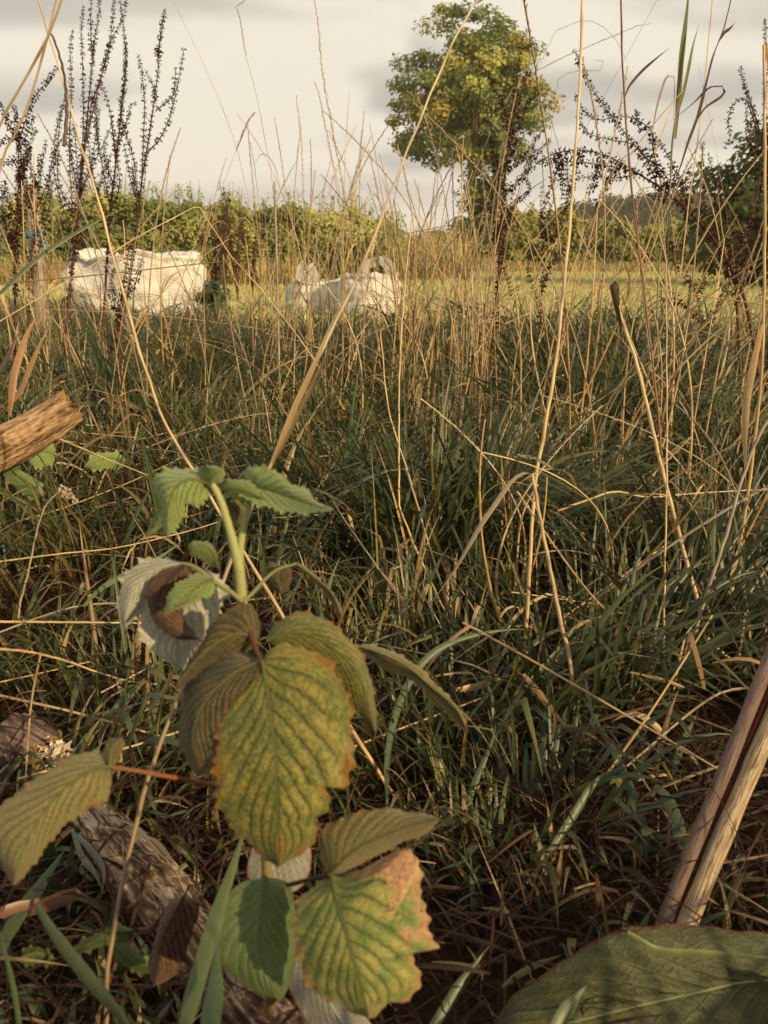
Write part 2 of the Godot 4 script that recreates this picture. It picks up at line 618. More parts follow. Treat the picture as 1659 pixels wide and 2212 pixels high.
# a small folded leaf of unit length for crowns and hedges
func unit_leaf(wide: float) -> ArrayMesh:
	var mb := Mb.new()
	var w := wide * 0.5
	var c := Color.WHITE
	for s in [-1.0, 1.0]:
		var a := mb.put(Vector3(0, 0, 0), Vector3(-s * 0.35, 0, 1).normalized(), c)
		var b := mb.put(Vector3(s * w, 0.35, w * 0.4), Vector3(-s * 0.4, 0, 1).normalized(), c)
		var d := mb.put(Vector3(s * w * 0.8, 0.7, w * 0.3), Vector3(-s * 0.4, 0.1, 1).normalized(), c)
		var e := mb.put(Vector3(0, 1, -0.12), Vector3(-s * 0.2, 0.3, 1).normalized(), c)
		var g := mb.put(Vector3(0, 0.5, 0.02), Vector3(-s * 0.35, 0.1, 1).normalized(), c)
		mb.tri(a, b, g); mb.tri(b, d, g); mb.tri(d, e, g)
	return mb.mesh()

func leaf_at(p: Vector3, size: float, out: Vector3) -> Transform3D:
	var z := (out + Vector3(rnd(-1, 1), rnd(-0.5, 1.2), rnd(-1, 1)) * 0.9).normalized()
	var y := z.cross(Vector3(rnd(-1, 1), rnd(-1, 1), rnd(-1, 1))).normalized()
	var x := y.cross(z)
	return Transform3D(Basis(x * size, y * size, z * size), p)

func gauss() -> Vector3:
	return Vector3(rng.randfn(), rng.randfn(), rng.randfn())

# leaves in loose clusters filling an egg of half sizes r
func crown_leaves(centre: Vector3, r: Vector3, clusters: int, each: int, spread: float, size: float, tones: Array, holes := 0.0, low := -1.0) -> Array:
	var where := []
	var cols := []
	var mid := []
	for k in clusters:
		var dir := gauss().normalized()
		if dir.y < low: dir.y = low
		var rad := pow(rng.randf(), 0.45)
		if rad < holes: rad = holes
		var lump := 1.0 + 0.09 * sin(dir.x * 4.1 + dir.y * 3.0) + rnd(-0.10, 0.06)
		var cc := centre + Vector3(dir.x * r.x, dir.y * r.y, dir.z * r.z) * rad * lump
		mid.append(cc)
		var tone: Color = vary(tones[rng.randi() % tones.size()], 0.22)
		var sp := spread * rnd(0.7, 1.3)
		for q in each:
			var o := gauss().limit_length(1.9) * sp * Vector3(1.1, 0.7, 1.1)
			var p := cc + o
			where.append(leaf_at(p, size * rnd(0.7, 1.3), (dir * 0.7 + o.normalized() * 0.4 + Vector3.UP * 0.35)))
			cols.append(vary(tone, 0.2))
	return [where, cols, mid]

func tree(called: String, label: String, category: String, foot: Vector3, top: Vector3, r: Vector3, trunk_r: float, cfg: Dictionary, group := "") -> Node3D:
	var o := thing(called, label, category, group, foot)
	var c := top - foot
	var tr := Mb.new()
	var path := smooth3([Vector3.ZERO, c * 0.3 + Vector3(trunk_r * 0.5, 0, 0), c * 0.62, c + Vector3.UP * r.y * 0.3], 14)
	var rr := PackedFloat32Array()
	var cc := PackedColorArray()
	for k in 14:
		rr.append(trunk_r * lerpf(1.25, 0.2, k / 13.0))
		cc.append(vary(Color(0.17, 0.13, 0.085), 0.1))
	tr.tube(path, rr, 12, cc)
	var trunk := obj("trunk", tr.mesh(), M.bark, o)
	var got := crown_leaves(c, r, cfg.clusters, cfg.each, cfg.spread, cfg.size, cfg.tones, cfg.get("holes", 0.0), cfg.get("low", -1.0))
	for k in range(0, got[2].size(), maxi(1, int(got[2].size() / 14.0))):
		var b: Vector3 = got[2][k]
		var s := path[rng.randi_range(6, 11)]
		var lb := smooth3([s, s.lerp(b, 0.5) + Vector3.UP * r.y * 0.08, b], 8)
		var lr := PackedFloat32Array()
		var lc := PackedColorArray()
		for q in 8:
			lr.append(trunk_r * lerpf(0.34, 0.06, q / 7.0))
			lc.append(Color(0.12, 0.09, 0.06))
		var lm := Mb.new()
		lm.tube(lb, lr, 6, lc)
		obj("limb", lm.mesh(), M.bark, trunk)
	scatter("crown", M.leafmesh, M.leafy, got[0], got[1], o)
	return o

# a hedge along the ground from a to b: dense leaves, upright shoots along its top
func hedge(label: String, a: Vector3, b: Vector3, heights: Array, thick: float, count: int, size: float, tones: Array, shoots: int) -> Node3D:
	var o := thing("hedge", label, "hedge", "", a.lerp(b, 0.5))
	var hn := noise(0.9, 77 + count, 3)
	var where := []
	var cols := []
	var along := (b - a)
	var side := along.cross(Vector3.UP).normalized()
	var top := func(u: float) -> float:
		var x := u * (heights.size() - 1)
		var k := mini(int(x), heights.size() - 2)
		return lerpf(heights[k], heights[k + 1], x - k) + hn.get_noise_1d(u * along.length()) * 0.42
	for k in count:
		var u := rng.randf()
		var h: float = top.call(u)
		var y := pow(rng.randf(), 0.85) * h
		var lump := hn.get_noise_3d(u * along.length() * 1.4, y * 1.6, 3.0)
		if lump < -0.28 and rng.randf() < 0.6: continue
		var depthw := thick * (0.55 + 0.45 * sqrt(maxf(0.0, 1.0 - pow(y / maxf(h, 0.1), 3.0)))) * (1.0 + lump * 0.8)
		var w := (rnd(-1, 1) if rng.randf() < 0.35 else 1.0 - absf(rng.randfn()) * 0.25) * depthw * 0.5
		var p := a + along * u + Vector3.UP * y + side * w
		where.append(leaf_at(p - o.position, size * rnd(0.7, 1.3), (side * 0.9 + Vector3.UP * 0.45)))
		var tone: Color = tones[0].lerp(tones[1], clampf(0.5 + hn.get_noise_3d(u * along.length() * 0.7, y, 40.0) * 1.7, 0, 1))
		if rng.randf() < 0.04: tone = Color(0.26, 0.19, 0.03)
		cols.append(vary(tone, 0.25))
	var sm := Mb.new()
	for k in shoots:
		var u := rng.randf()
		var h: float = top.call(u)
		var p := a + along * u - side * rnd(-0.4, 0.4) * thick * 0.5 - o.position
		var s := p + Vector3(rnd(-0.06, 0.06), h * 0.7, 0)
		var e := p + Vector3(rnd(-0.15, 0.15), h + rnd(0.1, 0.42), rnd(-0.1, 0.1))
		sm.tube(PackedVector3Array([s, s.lerp(e, 0.5), e]), PackedFloat32Array([0.010, 0.007, 0.003]), 4, PackedColorArray([Color(0.08, 0.06, 0.035), Color(0.09, 0.08, 0.04), Color(0.12, 0.13, 0.05)]))
		for q in 16:
			var t := q / 16.0
			where.append(leaf_at(s.lerp(e, 0.25 + 0.75 * t) + gauss() * 0.035, size * rnd(0.55, 1.0), Vector3(rnd(-1, 1), 0.6, rnd(-1, 1)).normalized()))
			cols.append(vary(tones[1], 0.25))
	for k in int(along.length() * 1.2):
		var u := rng.randf()
		var p := a + along * u - o.position
		sm.tube(PackedVector3Array([p, p + Vector3(rnd(-0.2, 0.2), 0.7, 0), p + Vector3(rnd(-0.4, 0.4), 1.3, 0)]), PackedFloat32Array([0.035, 0.025, 0.012]), 5, PackedColorArray([Color(0.09, 0.07, 0.05), Color(0.09, 0.07, 0.05), Color(0.09, 0.07, 0.05)]))
	var st := obj("hedge_stems", sm.mesh(), M.bark, o)
	st.set_meta("kind", "stuff")
	scatter("foliage", M.leafmesh, M.leafy, where, cols, o)
	return o


# ---------- grass ----------
func unit_blade(bend: float, kink: float, taper: float) -> ArrayMesh:
	var n := 9
	var pts := PackedVector3Array()
	var ang := 0.0
	var p := Vector3.ZERO
	for k in n:
		pts.append(p)
		var u := k / (n - 1.0)
		ang = bend * pow(u, 1.4) + (kink if u > 0.55 else 0.0)
		p += Vector3(0, cos(ang), sin(ang)) / (n - 1.0)
	var ww := PackedFloat32Array()
	var ss := PackedVector3Array()
	var cc := PackedColorArray()
	for k in n:
		var u := k / (n - 1.0)
		ww.append(0.03 * clampf(minf(0.55 + u * 1.6, (1.0 - u) * taper + 0.05), 0.05, 1.0))
		ss.append(Vector3.RIGHT.rotated(Vector3.UP, u * (0.5 + bend * 0.5)))
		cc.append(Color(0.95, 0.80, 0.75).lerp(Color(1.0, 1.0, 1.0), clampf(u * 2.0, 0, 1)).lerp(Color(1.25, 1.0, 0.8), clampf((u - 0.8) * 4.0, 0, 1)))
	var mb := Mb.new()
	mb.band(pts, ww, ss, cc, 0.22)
	return mb.mesh()

func blade_at(p: Vector3, az: float, tilt: float, l: float, w: float) -> Transform3D:
	var f := Vector3(sin(az), 0, cos(az))
	var x := Vector3(cos(az), 0, -sin(az))
	var y := (Vector3.UP * cos(tilt) + f * sin(tilt))
	var z := x.cross(y)
	return Transform3D(Basis(x * (w / 0.03), y * l, z * l), p)

func on_log(x: float, z: float) -> bool:
	var a: Vector3 = M.log_a
	var b: Vector3 = M.log_b
	var p := Vector2(x, z)
	var q := Geometry2D.get_closest_point_to_segment(p, Vector2(a.x, a.z), Vector2(b.x, b.z))
	return p.distance_to(q) < 0.022

func meadow_edge(x: float, z: float) -> float:    # 1 in the rough grass, 0 in the mown field
	var lim := 5.3 + clampf(-x * 0.7, -0.4, 1.5) + bumps.get_noise_2d(x * 40.0, 7.0) * 0.7
	return smoothstep(lim + 0.25, lim - 0.45, -z)

func build_grass() -> void:
	M.log_a = P(200, 1770, 0.77)
	M.log_b = P(560, 2200, 0.56)
	var kinds := []
	for k in 8: kinds.append({"mesh": unit_blade([0.25, 0.5, 0.8, 1.1, 1.5, 1.9, 0.6, 0.9][k], [0, 0, 0, 0, 0, 0, 1.3, 0.9][k], [2.2, 2.6, 2.0, 2.4, 2.8, 2.2, 3.0, 2.4][k]), "w": [], "c": []})
	var dry := []
	for k in 5: dry.append({"mesh": unit_blade([0.3, 1.2, 2.6, 4.6, 0.7][k], [0, 0.8, 0.3, 0.2, 1.9][k], [2.0, 2.4, 2.2, 1.8, 2.4][k]), "w": [], "c": []})
	var clump := noise(0.030, 301, 3)
	var tone := noise(0.011, 302, 2)
	var wind := noise(0.016, 303, 2)
	var greens: Array = [Color(0.080, 0.102, 0.032), Color(0.115, 0.135, 0.042), Color(0.072, 0.100, 0.046), Color(0.155, 0.155, 0.050)]
	# [nearest, farthest, blades per square metre]
	for zone in [[0.36, 0.8, 7000.0], [0.8, 1.5, 4400.0], [1.5, 3.2, 4000.0], [3.2, 7.4, 1900.0]]:
		var area: float = 0.82 * (zone[1] * zone[1] - zone[0] * zone[0])
		for k in int(area * zone[2]):
			var dd := sqrt(rnd(zone[0] * zone[0], zone[1] * zone[1]))
			var x := rnd(-0.82, 0.82) * (dd + 0.15)
			var z := -dd
			var edge := meadow_edge(x, z)
			if rng.randf() > edge: continue
			if dd < 1.0 and on_log(x, z): continue
			var cl := clump.get_noise_2d(x * 100.0, z * 100.0)
			if rng.randf() > 0.60 + cl * 1.5: continue
			var p := Vector3(x, ground_y(x, z) - 0.004, z)
			var tn := tone.get_noise_2d(x * 100.0, z * 100.0)
			var l := rnd(0.07, 0.19) * (1.0 + cl * 0.9) * lerpf(0.75, 1.35, smoothstep(0.5, 3.0, dd))
			var w := rnd(0.0028, 0.0068) * (1.0 + maxf(0.0, tn) * 1.1)
			if rng.randf() < 0.10: l *= 1.5; w *= 1.35
			if dd < 0.80 and x > 0.16 and rng.randf() < 0.6: continue
			if dd < 0.72: l = minf(l, lerpf(0.03, 0.10, clampf((dd - 0.36) / 0.36, 0, 1)))
			var az := wind.get_noise_2d(x * 100.0, z * 100.0) * 5.0 + rnd(-1.5, 1.5)
			var col: Color = greens[rng.randi() % 4].lerp(greens[2], clampf(0.4 + tn * 1.2, 0, 1))
			var r := rng.randf()
			if r < 0.15: col = Color(0.21, 0.16, 0.06)
			elif r < 0.24: col = Color(0.34, 0.25, 0.12)
			var kd: Dictionary = kinds[rng.randi() % 8]
			kd.w.append(blade_at(p, az, rnd(0.0, 0.55), l, w))
			kd.c.append(vary(col, 0.3))
	# tussocks of long broad blades
	for s in [[930.0, 1210.0, 0.17, 300, 0.34], [1080.0, 1160.0, 0.16, 220, 0.30], [700.0, 1130.0, 0.13, 150, 0.26], [1300.0, 900.0, 0.3, 300, 0.42], [800.0, 800.0, 0.4, 320, 0.36], [560.0, 860.0, 0.4, 320, 0.34], [1180.0, 760.0, 0.5, 420, 0.42], [980.0, 730.0, 0.5, 360, 0.40],
			[1400.0, 780.0, 0.5, 380, 0.36], [1560.0, 860.0, 0.4, 320, 0.40], [380.0, 790.0, 0.4, 300, 0.32], [1450.0, 1400.0, 0.13, 130, 0.25], [1250.0, 1480.0, 0.12, 120, 0.23], [1560.0, 1250.0, 0.16, 160, 0.27], [1000.0, 1560.0, 0.10, 70, 0.20], [1150.0, 1760.0, 0.10, 70, 0.15], [1600.0, 1050.0, 0.2, 200, 0.3]]:
		var g := G(s[0], s[1])
		for k in int(s[3]):
			var a := rnd(0, TAU)
			var rr := pow(rng.randf(), 0.7) * float(s[2])
			var p := g + Vector3(cos(a) * rr, 0, sin(a) * rr)
			if rng.randf() > meadow_edge(p.x, p.z): continue
			p.y = ground_y(p.x, p.z) - 0.004
			var az := atan2(p.x - g.x, p.z - g.z) + rnd(-0.6, 0.6)
			var kd: Dictionary = kinds[rng.randi() % 8]
			kd.w.append(blade_at(p, az, rnd(0.1, 0.7), float(s[4]) * rnd(0.5, 1.15), rnd(0.0045, 0.0085)))
			kd.c.append(vary(Color(0.066, 0.084, 0.036) if rng.randf() < 0.75 else Color(0.12, 0.12, 0.04), 0.3))
	# dead blades and straw litter lying low
	for zone in [[0.36, 0.9, 11000.0], [0.9, 2.0, 3800.0], [2.0, 4.2, 1000.0]]:
		var area: float = 0.82 * (zone[1] * zone[1] - zone[0] * zone[0])
		for k in int(area * zone[2]):
			var dd := sqrt(rnd(zone[0] * zone[0], zone[1] * zone[1]))
			var x := rnd(-0.82, 0.82) * (dd + 0.15)
			if dd < 1.0 and on_log(x, -dd): continue
			var p := Vector3(x, ground_y(x, -dd) + rnd(0.0, 0.028) + (rnd(0.0, 0.07) if rng.randf() < 0.2 else 0.0), -dd)
			var pale := rng.randf()
			var col := Color(0.034, 0.017, 0.010).lerp(Color(0.15, 0.080, 0.042), pale * pale * pale)  # litter colour darkened to stand in for foreground shade
			if pale > 0.94: col = Color(0.42, 0.31, 0.17)
			var kd: Dictionary = dry[rng.randi() % 5]
			var l := rnd(0.04, 0.15)
			kd.w.append(blade_at(p, rnd(0, TAU), rnd(0.9, 1.65), l, rnd(0.0010, 0.0030)))
			kd.c.append(vary(col, 0.3))
	# unseen grass added behind and beside the camera, tall to shade the foreground
	for k in 12000:
		var x := rnd(-0.9, 1.9)
		var z := rnd(0.0, 1.5)
		if absf(x) < 0.16 and z < 0.45: continue
		if z < 0.12: continue
		var kd: Dictionary = kinds[rng.randi() % 8]
		kd.w.append(blade_at(Vector3(x, ground_y(x, z), z), rnd(0, TAU), rnd(0.0, 0.35), rnd(0.34, 0.56), rnd(0.005, 0.010)))
		kd.c.append(vary(greens[rng.randi() % 4], 0.3))
	# upright dead blades and thin straws
	for k in 3600:
		var dd := sqrt(rnd(0.8, 26.0))
		var x := rnd(-0.6, 0.6) * (dd + 0.1)
		if rng.randf() > meadow_edge(x, -dd): continue
		if rng.randf() > 0.65 + clump.get_noise_2d(x * 60.0 + 900.0, dd * 60.0) * 1.6: continue
		var kd: Dictionary = dry[[0, 0, 1, 4, 2][rng.randi() % 5]]
		kd.w.append(blade_at(Vector3(x, ground_y(x, -dd), -dd), rnd(0, TAU), rnd(0.0, 0.7), rnd(0.12, 0.34) * lerpf(0.7, 1.1, smoothstep(0.8, 3.0, dd)), rnd(0.0014, 0.0040)))
		kd.c.append(vary(Color(0.50, 0.39, 0.235) if rng.randf() < 0.6 else Color(0.24, 0.16, 0.085), 0.25))
	for k in 900:      # curled pale ribbons of last year's leaves
		var dd := sqrt(rnd(0.6, 9.0))
		var x := rnd(-0.75, 0.75) * (dd + 0.1)
		if x < 0.0 and rng.randf() < 0.45: continue
		if dd < 1.0 and on_log(x, -dd): continue
		var kd: Dictionary = dry[[1, 2, 3, 4][rng.randi() % 4]]
		kd.w.append(blade_at(Vector3(x, ground_y(x, -dd) + rnd(0.02, 0.13), -dd), rnd(0, TAU), rnd(0.2, 1.9), rnd(0.04, 0.12), rnd(0.0035, 0.0075)))
		kd.c.append(vary(Color(0.46, 0.34, 0.19) if rng.randf() < 0.5 else Color(0.30, 0.19, 0.10), 0.3))
	for k in 8:
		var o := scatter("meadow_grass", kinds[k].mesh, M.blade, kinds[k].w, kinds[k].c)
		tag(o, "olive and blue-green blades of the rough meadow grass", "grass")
	for k in 5:
		var o := scatter("dead_grass", dry[k].mesh, M.dryblade, dry[k].w, dry[k].c)
		tag(o, "curled brown and straw-coloured dead grass lying between the green blades", "dead grass")


# ---------- the scene ----------
func _ready() -> void:
	rng.seed = 20240917
	bumps.seed = 9
	bumps.frequency = 0.012
	# camera: a phone held at knee height, tipped down
	var pitch := deg_to_rad(-17.5)
	var cam := Camera3D.new()
	cam.name = "camera"
	add_child(cam)
	cam.position = eye
	cam.rotation = Vector3(pitch, 0, 0)
	var lens := CameraAttributesPhysical.new()
	lens.frustum_focal_length = 24.0 / 2.0 / (T * 0.75)
	lens.frustum_focus_distance = 1.35
	lens.frustum_near = 0.05
	lens.frustum_far = 900.0
	lens.exposure_aperture = lens.frustum_focal_length / 2.4
	cam.attributes = lens
	cam.keep_aspect = Camera3D.KEEP_HEIGHT
	cam.fov = rad_to_deg(2.0 * atan(T))
	cam.near = 0.05
	cam.far = 900.0
	cam.current = true
	fwd = Vector3(0, sin(pitch), -cos(pitch))
	upv = Vector3(0, cos(pitch), sin(pitch))

	var we := WorldEnvironment.new()
	we.name = "environment"
	var env := Environment.new()
	env.background_mode = Environment.BG_SKY
	env.tonemap_mode = Environment.TONE_MAPPER_LINEAR
	env.tonemap_exposure = 1.03
	env.sdfgi_enabled = true
	env.ssao_enabled = true
	env.ssil_enabled = true
	var sky := Sky.new()
	var pano := PanoramaSkyMaterial.new()
	pano.panorama = sky_picture()
	sky.sky_material = pano
	env.sky = sky
	env.background_energy_multiplier = 1.0
	env.fog_enabled = true
	env.fog_density = 0.0012
	env.fog_light_color = Color(0.98, 0.94, 0.85)
	we.environment = env
	add_child(we)

	var sun := DirectionalLight3D.new()
	sun.name = "sun"
	sun.light_color = Color(1.0, 0.87, 0.66)
	sun.light_energy = 1.6
	sun.light_angular_distance = 0.6
	sun.shadow_enabled = true
	add_child(sun)
	sun.look_at_from_position(Vector3(0.70, 0.38, 0.62), Vector3.ZERO)

	materials()
	build_ground()
	build_far()
	build_sacks()
	build_grass()
	build_docks()
	build_stalks()
	build_wood()
	build_raspberry()
	build_low_plants()


func sky_picture() -> ImageTexture:
	var w := 1024
	var h := 512
	var im := Image.create(w, h, false, Image.FORMAT_RGB8)
	var a := noise(1.0, 61, 5)
	var b := noise(1.0, 62, 4)
	for y in h:
		var el := (0.5 - (y + 0.5) / h) * PI
		for x in w:
			var az := (x + 0.5) / w * TAU
			var c := Vector3(cos(az), 0, sin(az))
			var s := maxf(sin(el), 0.0)
			# a layer of cloud seen flat: streaks get thinner towards the horizon
			var q := 1.0 / (s + 0.16)
			var pos := Vector3(c.x * cos(el) * q, s * 2.0, c.z * cos(el) * q)
			var wx := b.get_noise_3d(pos.x * 0.35, 5.0, pos.z * 0.35)
			var m := a.get_noise_3d(pos.x * 0.30 + pos.z * 0.10 + wx * 0.5, s * 9.0 + wx * 1.2, pos.z * 0.30 + wx * 0.5)
			var t := clampf(0.56 + m * 1.35, 0, 1)
			var grey := Color(0.765, 0.745, 0.71)
			var pale := Color(0.945, 0.912, 0.842)
			var col := grey.lerp(pale, smoothstep(0.15, 0.8, t))
			col = col.lerp(Color(0.925, 0.892, 0.825), smoothstep(0.10, 0.0, el) * 0.75)
			im.set_pixel(x, y, col)
	return ImageTexture.create_from_image(im)


func materials() -> void:
	M.stem = veg(0.55, 0.15, 0.4)
	M.straw = veg(0.5, 0.2, 0.45)
	M.blade = veg(0.42, 0.55, 0.5)
	M.dryblade = veg(0.6, 0.45, 0.35)
	M.seed = veg(0.7, 0.2, 0.3)
	M.leafy = veg(0.5, 0.6, 0.4)
	M.bark = veg(0.9, 0.0, 0.2)
	M.leafmesh = unit_leaf(0.62)


func build_ground() -> void:
	# one sheet out to the horizon, finer near the camera
	var nx := 110
	var nz := 130
	var pts := []
	var uvs := []
	var cols := []
	var earth := noise(0.9, 15, 4)
	for r in nz:
		var tz := r / (nz - 1.0)
		var z := 6.0 - 7.0 * tz * 1.5 - 560.0 * pow(tz, 5.0)
		var row := []
		var ur := []
		var cr := []
		for q in nx:
			var tx := q / (nx - 1.0) * 2.0 - 1.0
			var x := tx * 4.0 + signf(tx) * 420.0 * pow(absf(tx), 5.0)
			row.append(Vector3(x, ground_y(x, z), z))
			ur.append(Vector2(x, z))
			var k := earth.get_noise_2d(x * 3.0, z * 3.0)
			cr.append(Color(0.026, 0.015, 0.009).lerp(Color(0.05, 0.029, 0.016), clampf(0.5 + k, 0, 1)) if -z < 12.0 else Color(0.11, 0.12, 0.045))
		pts.append(row); uvs.append(ur); cols.append(cr)
	var mb := Mb.new()
	mb.grid(pts, uvs, cols)
	var gm := veg(0.95, 0.0, 0.1)
	gm.heightmap_enabled = true
	var nt := NoiseTexture2D.new()
	nt.width = 512
	nt.height = 512
	nt.seamless = true
	nt.noise = noise(0.05, 21, 5)
	gm.heightmap_texture = nt
	gm.heightmap_scale = 0.8
	gm.uv1_scale = Vector3(2, 2, 2)
	var g := obj("ground", mb.mesh(), gm)
	tag(g, "dark brown soil and thatch under the meadow", "", "", "structure")
	# the mown field beyond the rough grass
	var fp := []
	var fu := []
	var fc := []
	var tn := noise(0.25, 31, 4)
	for r in 60:
		var row := []
		var ur := []
		var cr := []
		for q in 60:
			var x := -34.0 + 68.0 * q / 59.0
			var near := 4.9 + clampf(-x * 0.7, -0.4, 1.5)
			var z := -(near + (32.0 - near) * pow(r / 59.0, 1.6))
			row.append(Vector3(x, ground_y(x, z) + 0.008, z))
			ur.append(Vector2(x, z))
			cr.append(Color(0.42, 0.42, 0.18).lerp(Color(0.52, 0.46, 0.23), clampf(0.45 + tn.get_noise_2d(x, z * 2.0) * 1.2, 0, 1)))
		fp.append(row); fu.append(ur); fc.append(cr)
	var fm := Mb.new()
	fm.grid(fp, fu, fc)
	var f := obj("field", fm.mesh(), gm)
	tag(f, "pale yellow-green mown field beyond the rough grass", "", "", "structure")
	# its short turf
	var where := []
	var cl := []
	var tuft := Mb.new()
	for k in 7:
		var az := TAU * k / 7.0
		var o := Vector3(sin(az), 0, cos(az)) * 0.25
		var e := o * 2.6 + Vector3.UP * (0.7 + 0.3 * (k % 3))
		tuft.bit(o, e - o, Vector3(cos(az), 0, -sin(az)) * 0.10, Color.WHITE)
	var tm := tuft.mesh()
	for k in 26000:
		var dd := sqrt(rnd(22.0, 700.0))
		var x := rnd(-0.62, 0.62) * dd
		if rng.randf() < meadow_edge(x, -dd): continue
		var s := rnd(0.035, 0.075)
		where.append(Transform3D(Basis(Vector3.UP, rnd(0, TAU)).scaled(Vector3(s, s * rnd(0.7, 1.3), s)), Vector3(x, 0.006, -dd)))
		cl.append(vary(Color(0.42, 0.43, 0.17).lerp(Color(0.54, 0.47, 0.23), clampf(0.4 + tn.get_noise_2d(x, -dd * 2.0) * 1.2, 0, 1)), 0.2))
	var tf := scatter("field_grass", tm, M.blade, where, cl)
	tag(tf, "short yellow-green turf of the mown field", "grass")


func build_far() -> void:
	# the lone tree
	var foot := G(1012, 592)
	foot = P(1012, 592, 24.0)
	foot.y = 0.0
	tree("field_tree", "tall lone round-crowned tree with yellowing leaves standing in the field", "tree", foot, P(1026, 206, 24.0), Vector3(2.4, 2.35, 2.1), 0.16,
		{"clusters": 230, "each": 150, "spread": 0.17, "size": 0.115, "holes": 0.35, "tones": [Color(0.26, 0.30, 0.08), Color(0.38, 0.38, 0.10), Color(0.21, 0.26, 0.08), Color(0.33, 0.35, 0.09), Color(0.20, 0.24, 0.08), Color(0.17, 0.21, 0.07), Color(0.30, 0.32, 0.08), Color(0.42, 0.33, 0.08)]})
	# ivy and suckers round its foot
	var iv := thing("bush", "dark leafy bush growing round the foot of the lone tree", "bush", "", foot + Vector3(0.2, 0, 0.7))
	var got := crown_leaves(Vector3(0, 1.45, 0), Vector3(0.68, 1.5, 0.5), 34, 110, 0.17, 0.12, [Color(0.12, 0.14, 0.045), Color(0.17, 0.19, 0.055), Color(0.09, 0.115, 0.04)])
	scatter("foliage", M.leafmesh, M.leafy, got[0], got[1], iv)
	# hedges
	hedge("long bright green hedge with upright shoots behind the white sacks", Vector3(-11.5, 0, -15.0), Vector3(0.3, 0, -17.5), [1.3, 1.35, 1.45, 1.4, 1.3, 1.35, 1.45, 1.5, 1.4, 1.25, 1.15, 0.95], 1.4, 62000, 0.085, [Color(0.16, 0.19, 0.055), Color(0.40, 0.41, 0.13)], 240)
	hedge("lighter green hedge along the far side of the field beside the lone tree", Vector3(2.6, 0, -25.5), Vector3(11.5, 0, -27.5), [1.6, 1.65, 1.5, 1.35, 1.3, 1.4, 1.3, 1.5], 1.4, 26000, 0.13, [Color(0.16, 0.175, 0.05), Color(0.29, 0.29, 0.075)], 30)
	hedge("dark low hedge at the end of the field under the wood", Vector3(9.5, 0, -24.0), Vector3(19.5, 0, -24.0), [1.35, 1.3, 1.4, 1.5, 1.7], 1.6, 20000, 0.13, [Color(0.11, 0.12, 0.04), Color(0.20, 0.20, 0.055)], 20)
	# the tree at the edge of the view
	var rf := P(1690, 690, 12.5)
	rf.y = 0.0
	tree("edge_tree", "broad dark green tree cut off by the edge of the view above the arching dock", "tree", rf, P(1735, 440, 12.5), Vector3(1.45, 1.25, 1.3), 0.14,
		{"clusters": 90, "each": 190, "spread": 0.2, "size": 0.11, "tones": [Color(0.07, 0.085, 0.03), Color(0.10, 0.12, 0.035), Color(0.16, 0.17, 0.04), Color(0.055, 0.065, 0.025)]})
	# the wood on the rise
	var got2 := crown_leaves(Vector3(0, 4.6, 0), Vector3(4.2, 3.6, 3.6), 60, 60, 0.75, 0.85, [Color(0.09, 0.10, 0.036), Color(0.125, 0.13, 0.042), Color(0.065, 0.072, 0.03)])
	var mm := MultiMesh.new()
	mm.transform_format = MultiMesh.TRANSFORM_3D
	mm.use_colors = true
	mm.mesh = M.leafmesh
	mm.instance_count = got2[0].size()
	for k in got2[0].size():
		mm.set_instance_transform(k, got2[0][k])
		mm.set_instance_color(k, got2[1][k])
	var tk := Mb.new()
	tk.tube(PackedVector3Array([Vector3.ZERO, Vector3(0, 3, 0), Vector3(0.3, 6, 0)]), PackedFloat32Array([0.35, 0.25, 0.1]), 8, PackedColorArray([Color(0.1, 0.08, 0.06), Color(0.1, 0.08, 0.06), Color(0.1, 0.08, 0.06)]))
	var tkm := tk.mesh()
	for s in [[1225, 0.74], [1252, 0.86], [1290, 0.77], [1322, 0.93], [1368, 0.82], [1402, 0.97], [1452, 0.85], [1500, 0.99], [1190, 0.60], [1150, 0.54], [1110, 0.47], [1545, 0.92], [900, 0.34], [860, 0.30], [950, 0.4]]:
		var f := P(float(s[0]), 545, 118.0 + rnd(-8, 8))
		f.y = 0.0
		var o := thing("woodland_tree", "%s dark tree of the distant wood, %s" % ["tallest" if float(s[1]) > 0.95 else ("tall" if float(s[1]) > 0.8 else ("middling" if float(s[1]) > 0.7 else "small")), "left of the lone tree" if s[0] < 1000 else ("just right of the lone tree" if s[0] < 1240 else ("behind the arching dock" if s[0] < 1430 else "beside the cut-off tree at the edge"))], "tree", "trees of the distant wood", f)
		o.scale = Vector3.ONE * float(s[1])
		o.rotation.y = rnd(0, TAU)
		obj("trunk", tkm, M.bark, o)
		scatter_again("crown", mm, M.leafy, o)
	# golden uncut grass along the foot of the hedges
	var where := []
	var cols := []
	var gb := unit_blade(0.5, 0.0, 2.0)
	for k in 9000:
		var px := rnd(-40, 1700)
		var d := rnd(13.2, 14.2) if px < 640 else (rnd(15.5, 21.0) if px < 1010 else rnd(21.5, 23.8))
		if px < 640 and rng.randf() < 0.6: continue
		var p := P(px, 560, d)
		p.y = 0.0
		var tall := 1.0 if px < 640 or px > 1010 else 2.0
		if px > 1060: tall = 0.6
		where.append(blade_at(p, rnd(0, TAU), rnd(0.0, 0.4), rnd(0.3, 0.6) * tall, rnd(0.015, 0.03)))
		cols.append(vary(Color(0.47, 0.37, 0.17) if rng.randf() < 0.7 else Color(0.28, 0.26, 0.09), 0.25))
	var gs := scatter("golden_grass", gb, M.dryblade, where, cols)
	tag(gs, "tall golden uncut grass along the foot of the hedges", "grass")
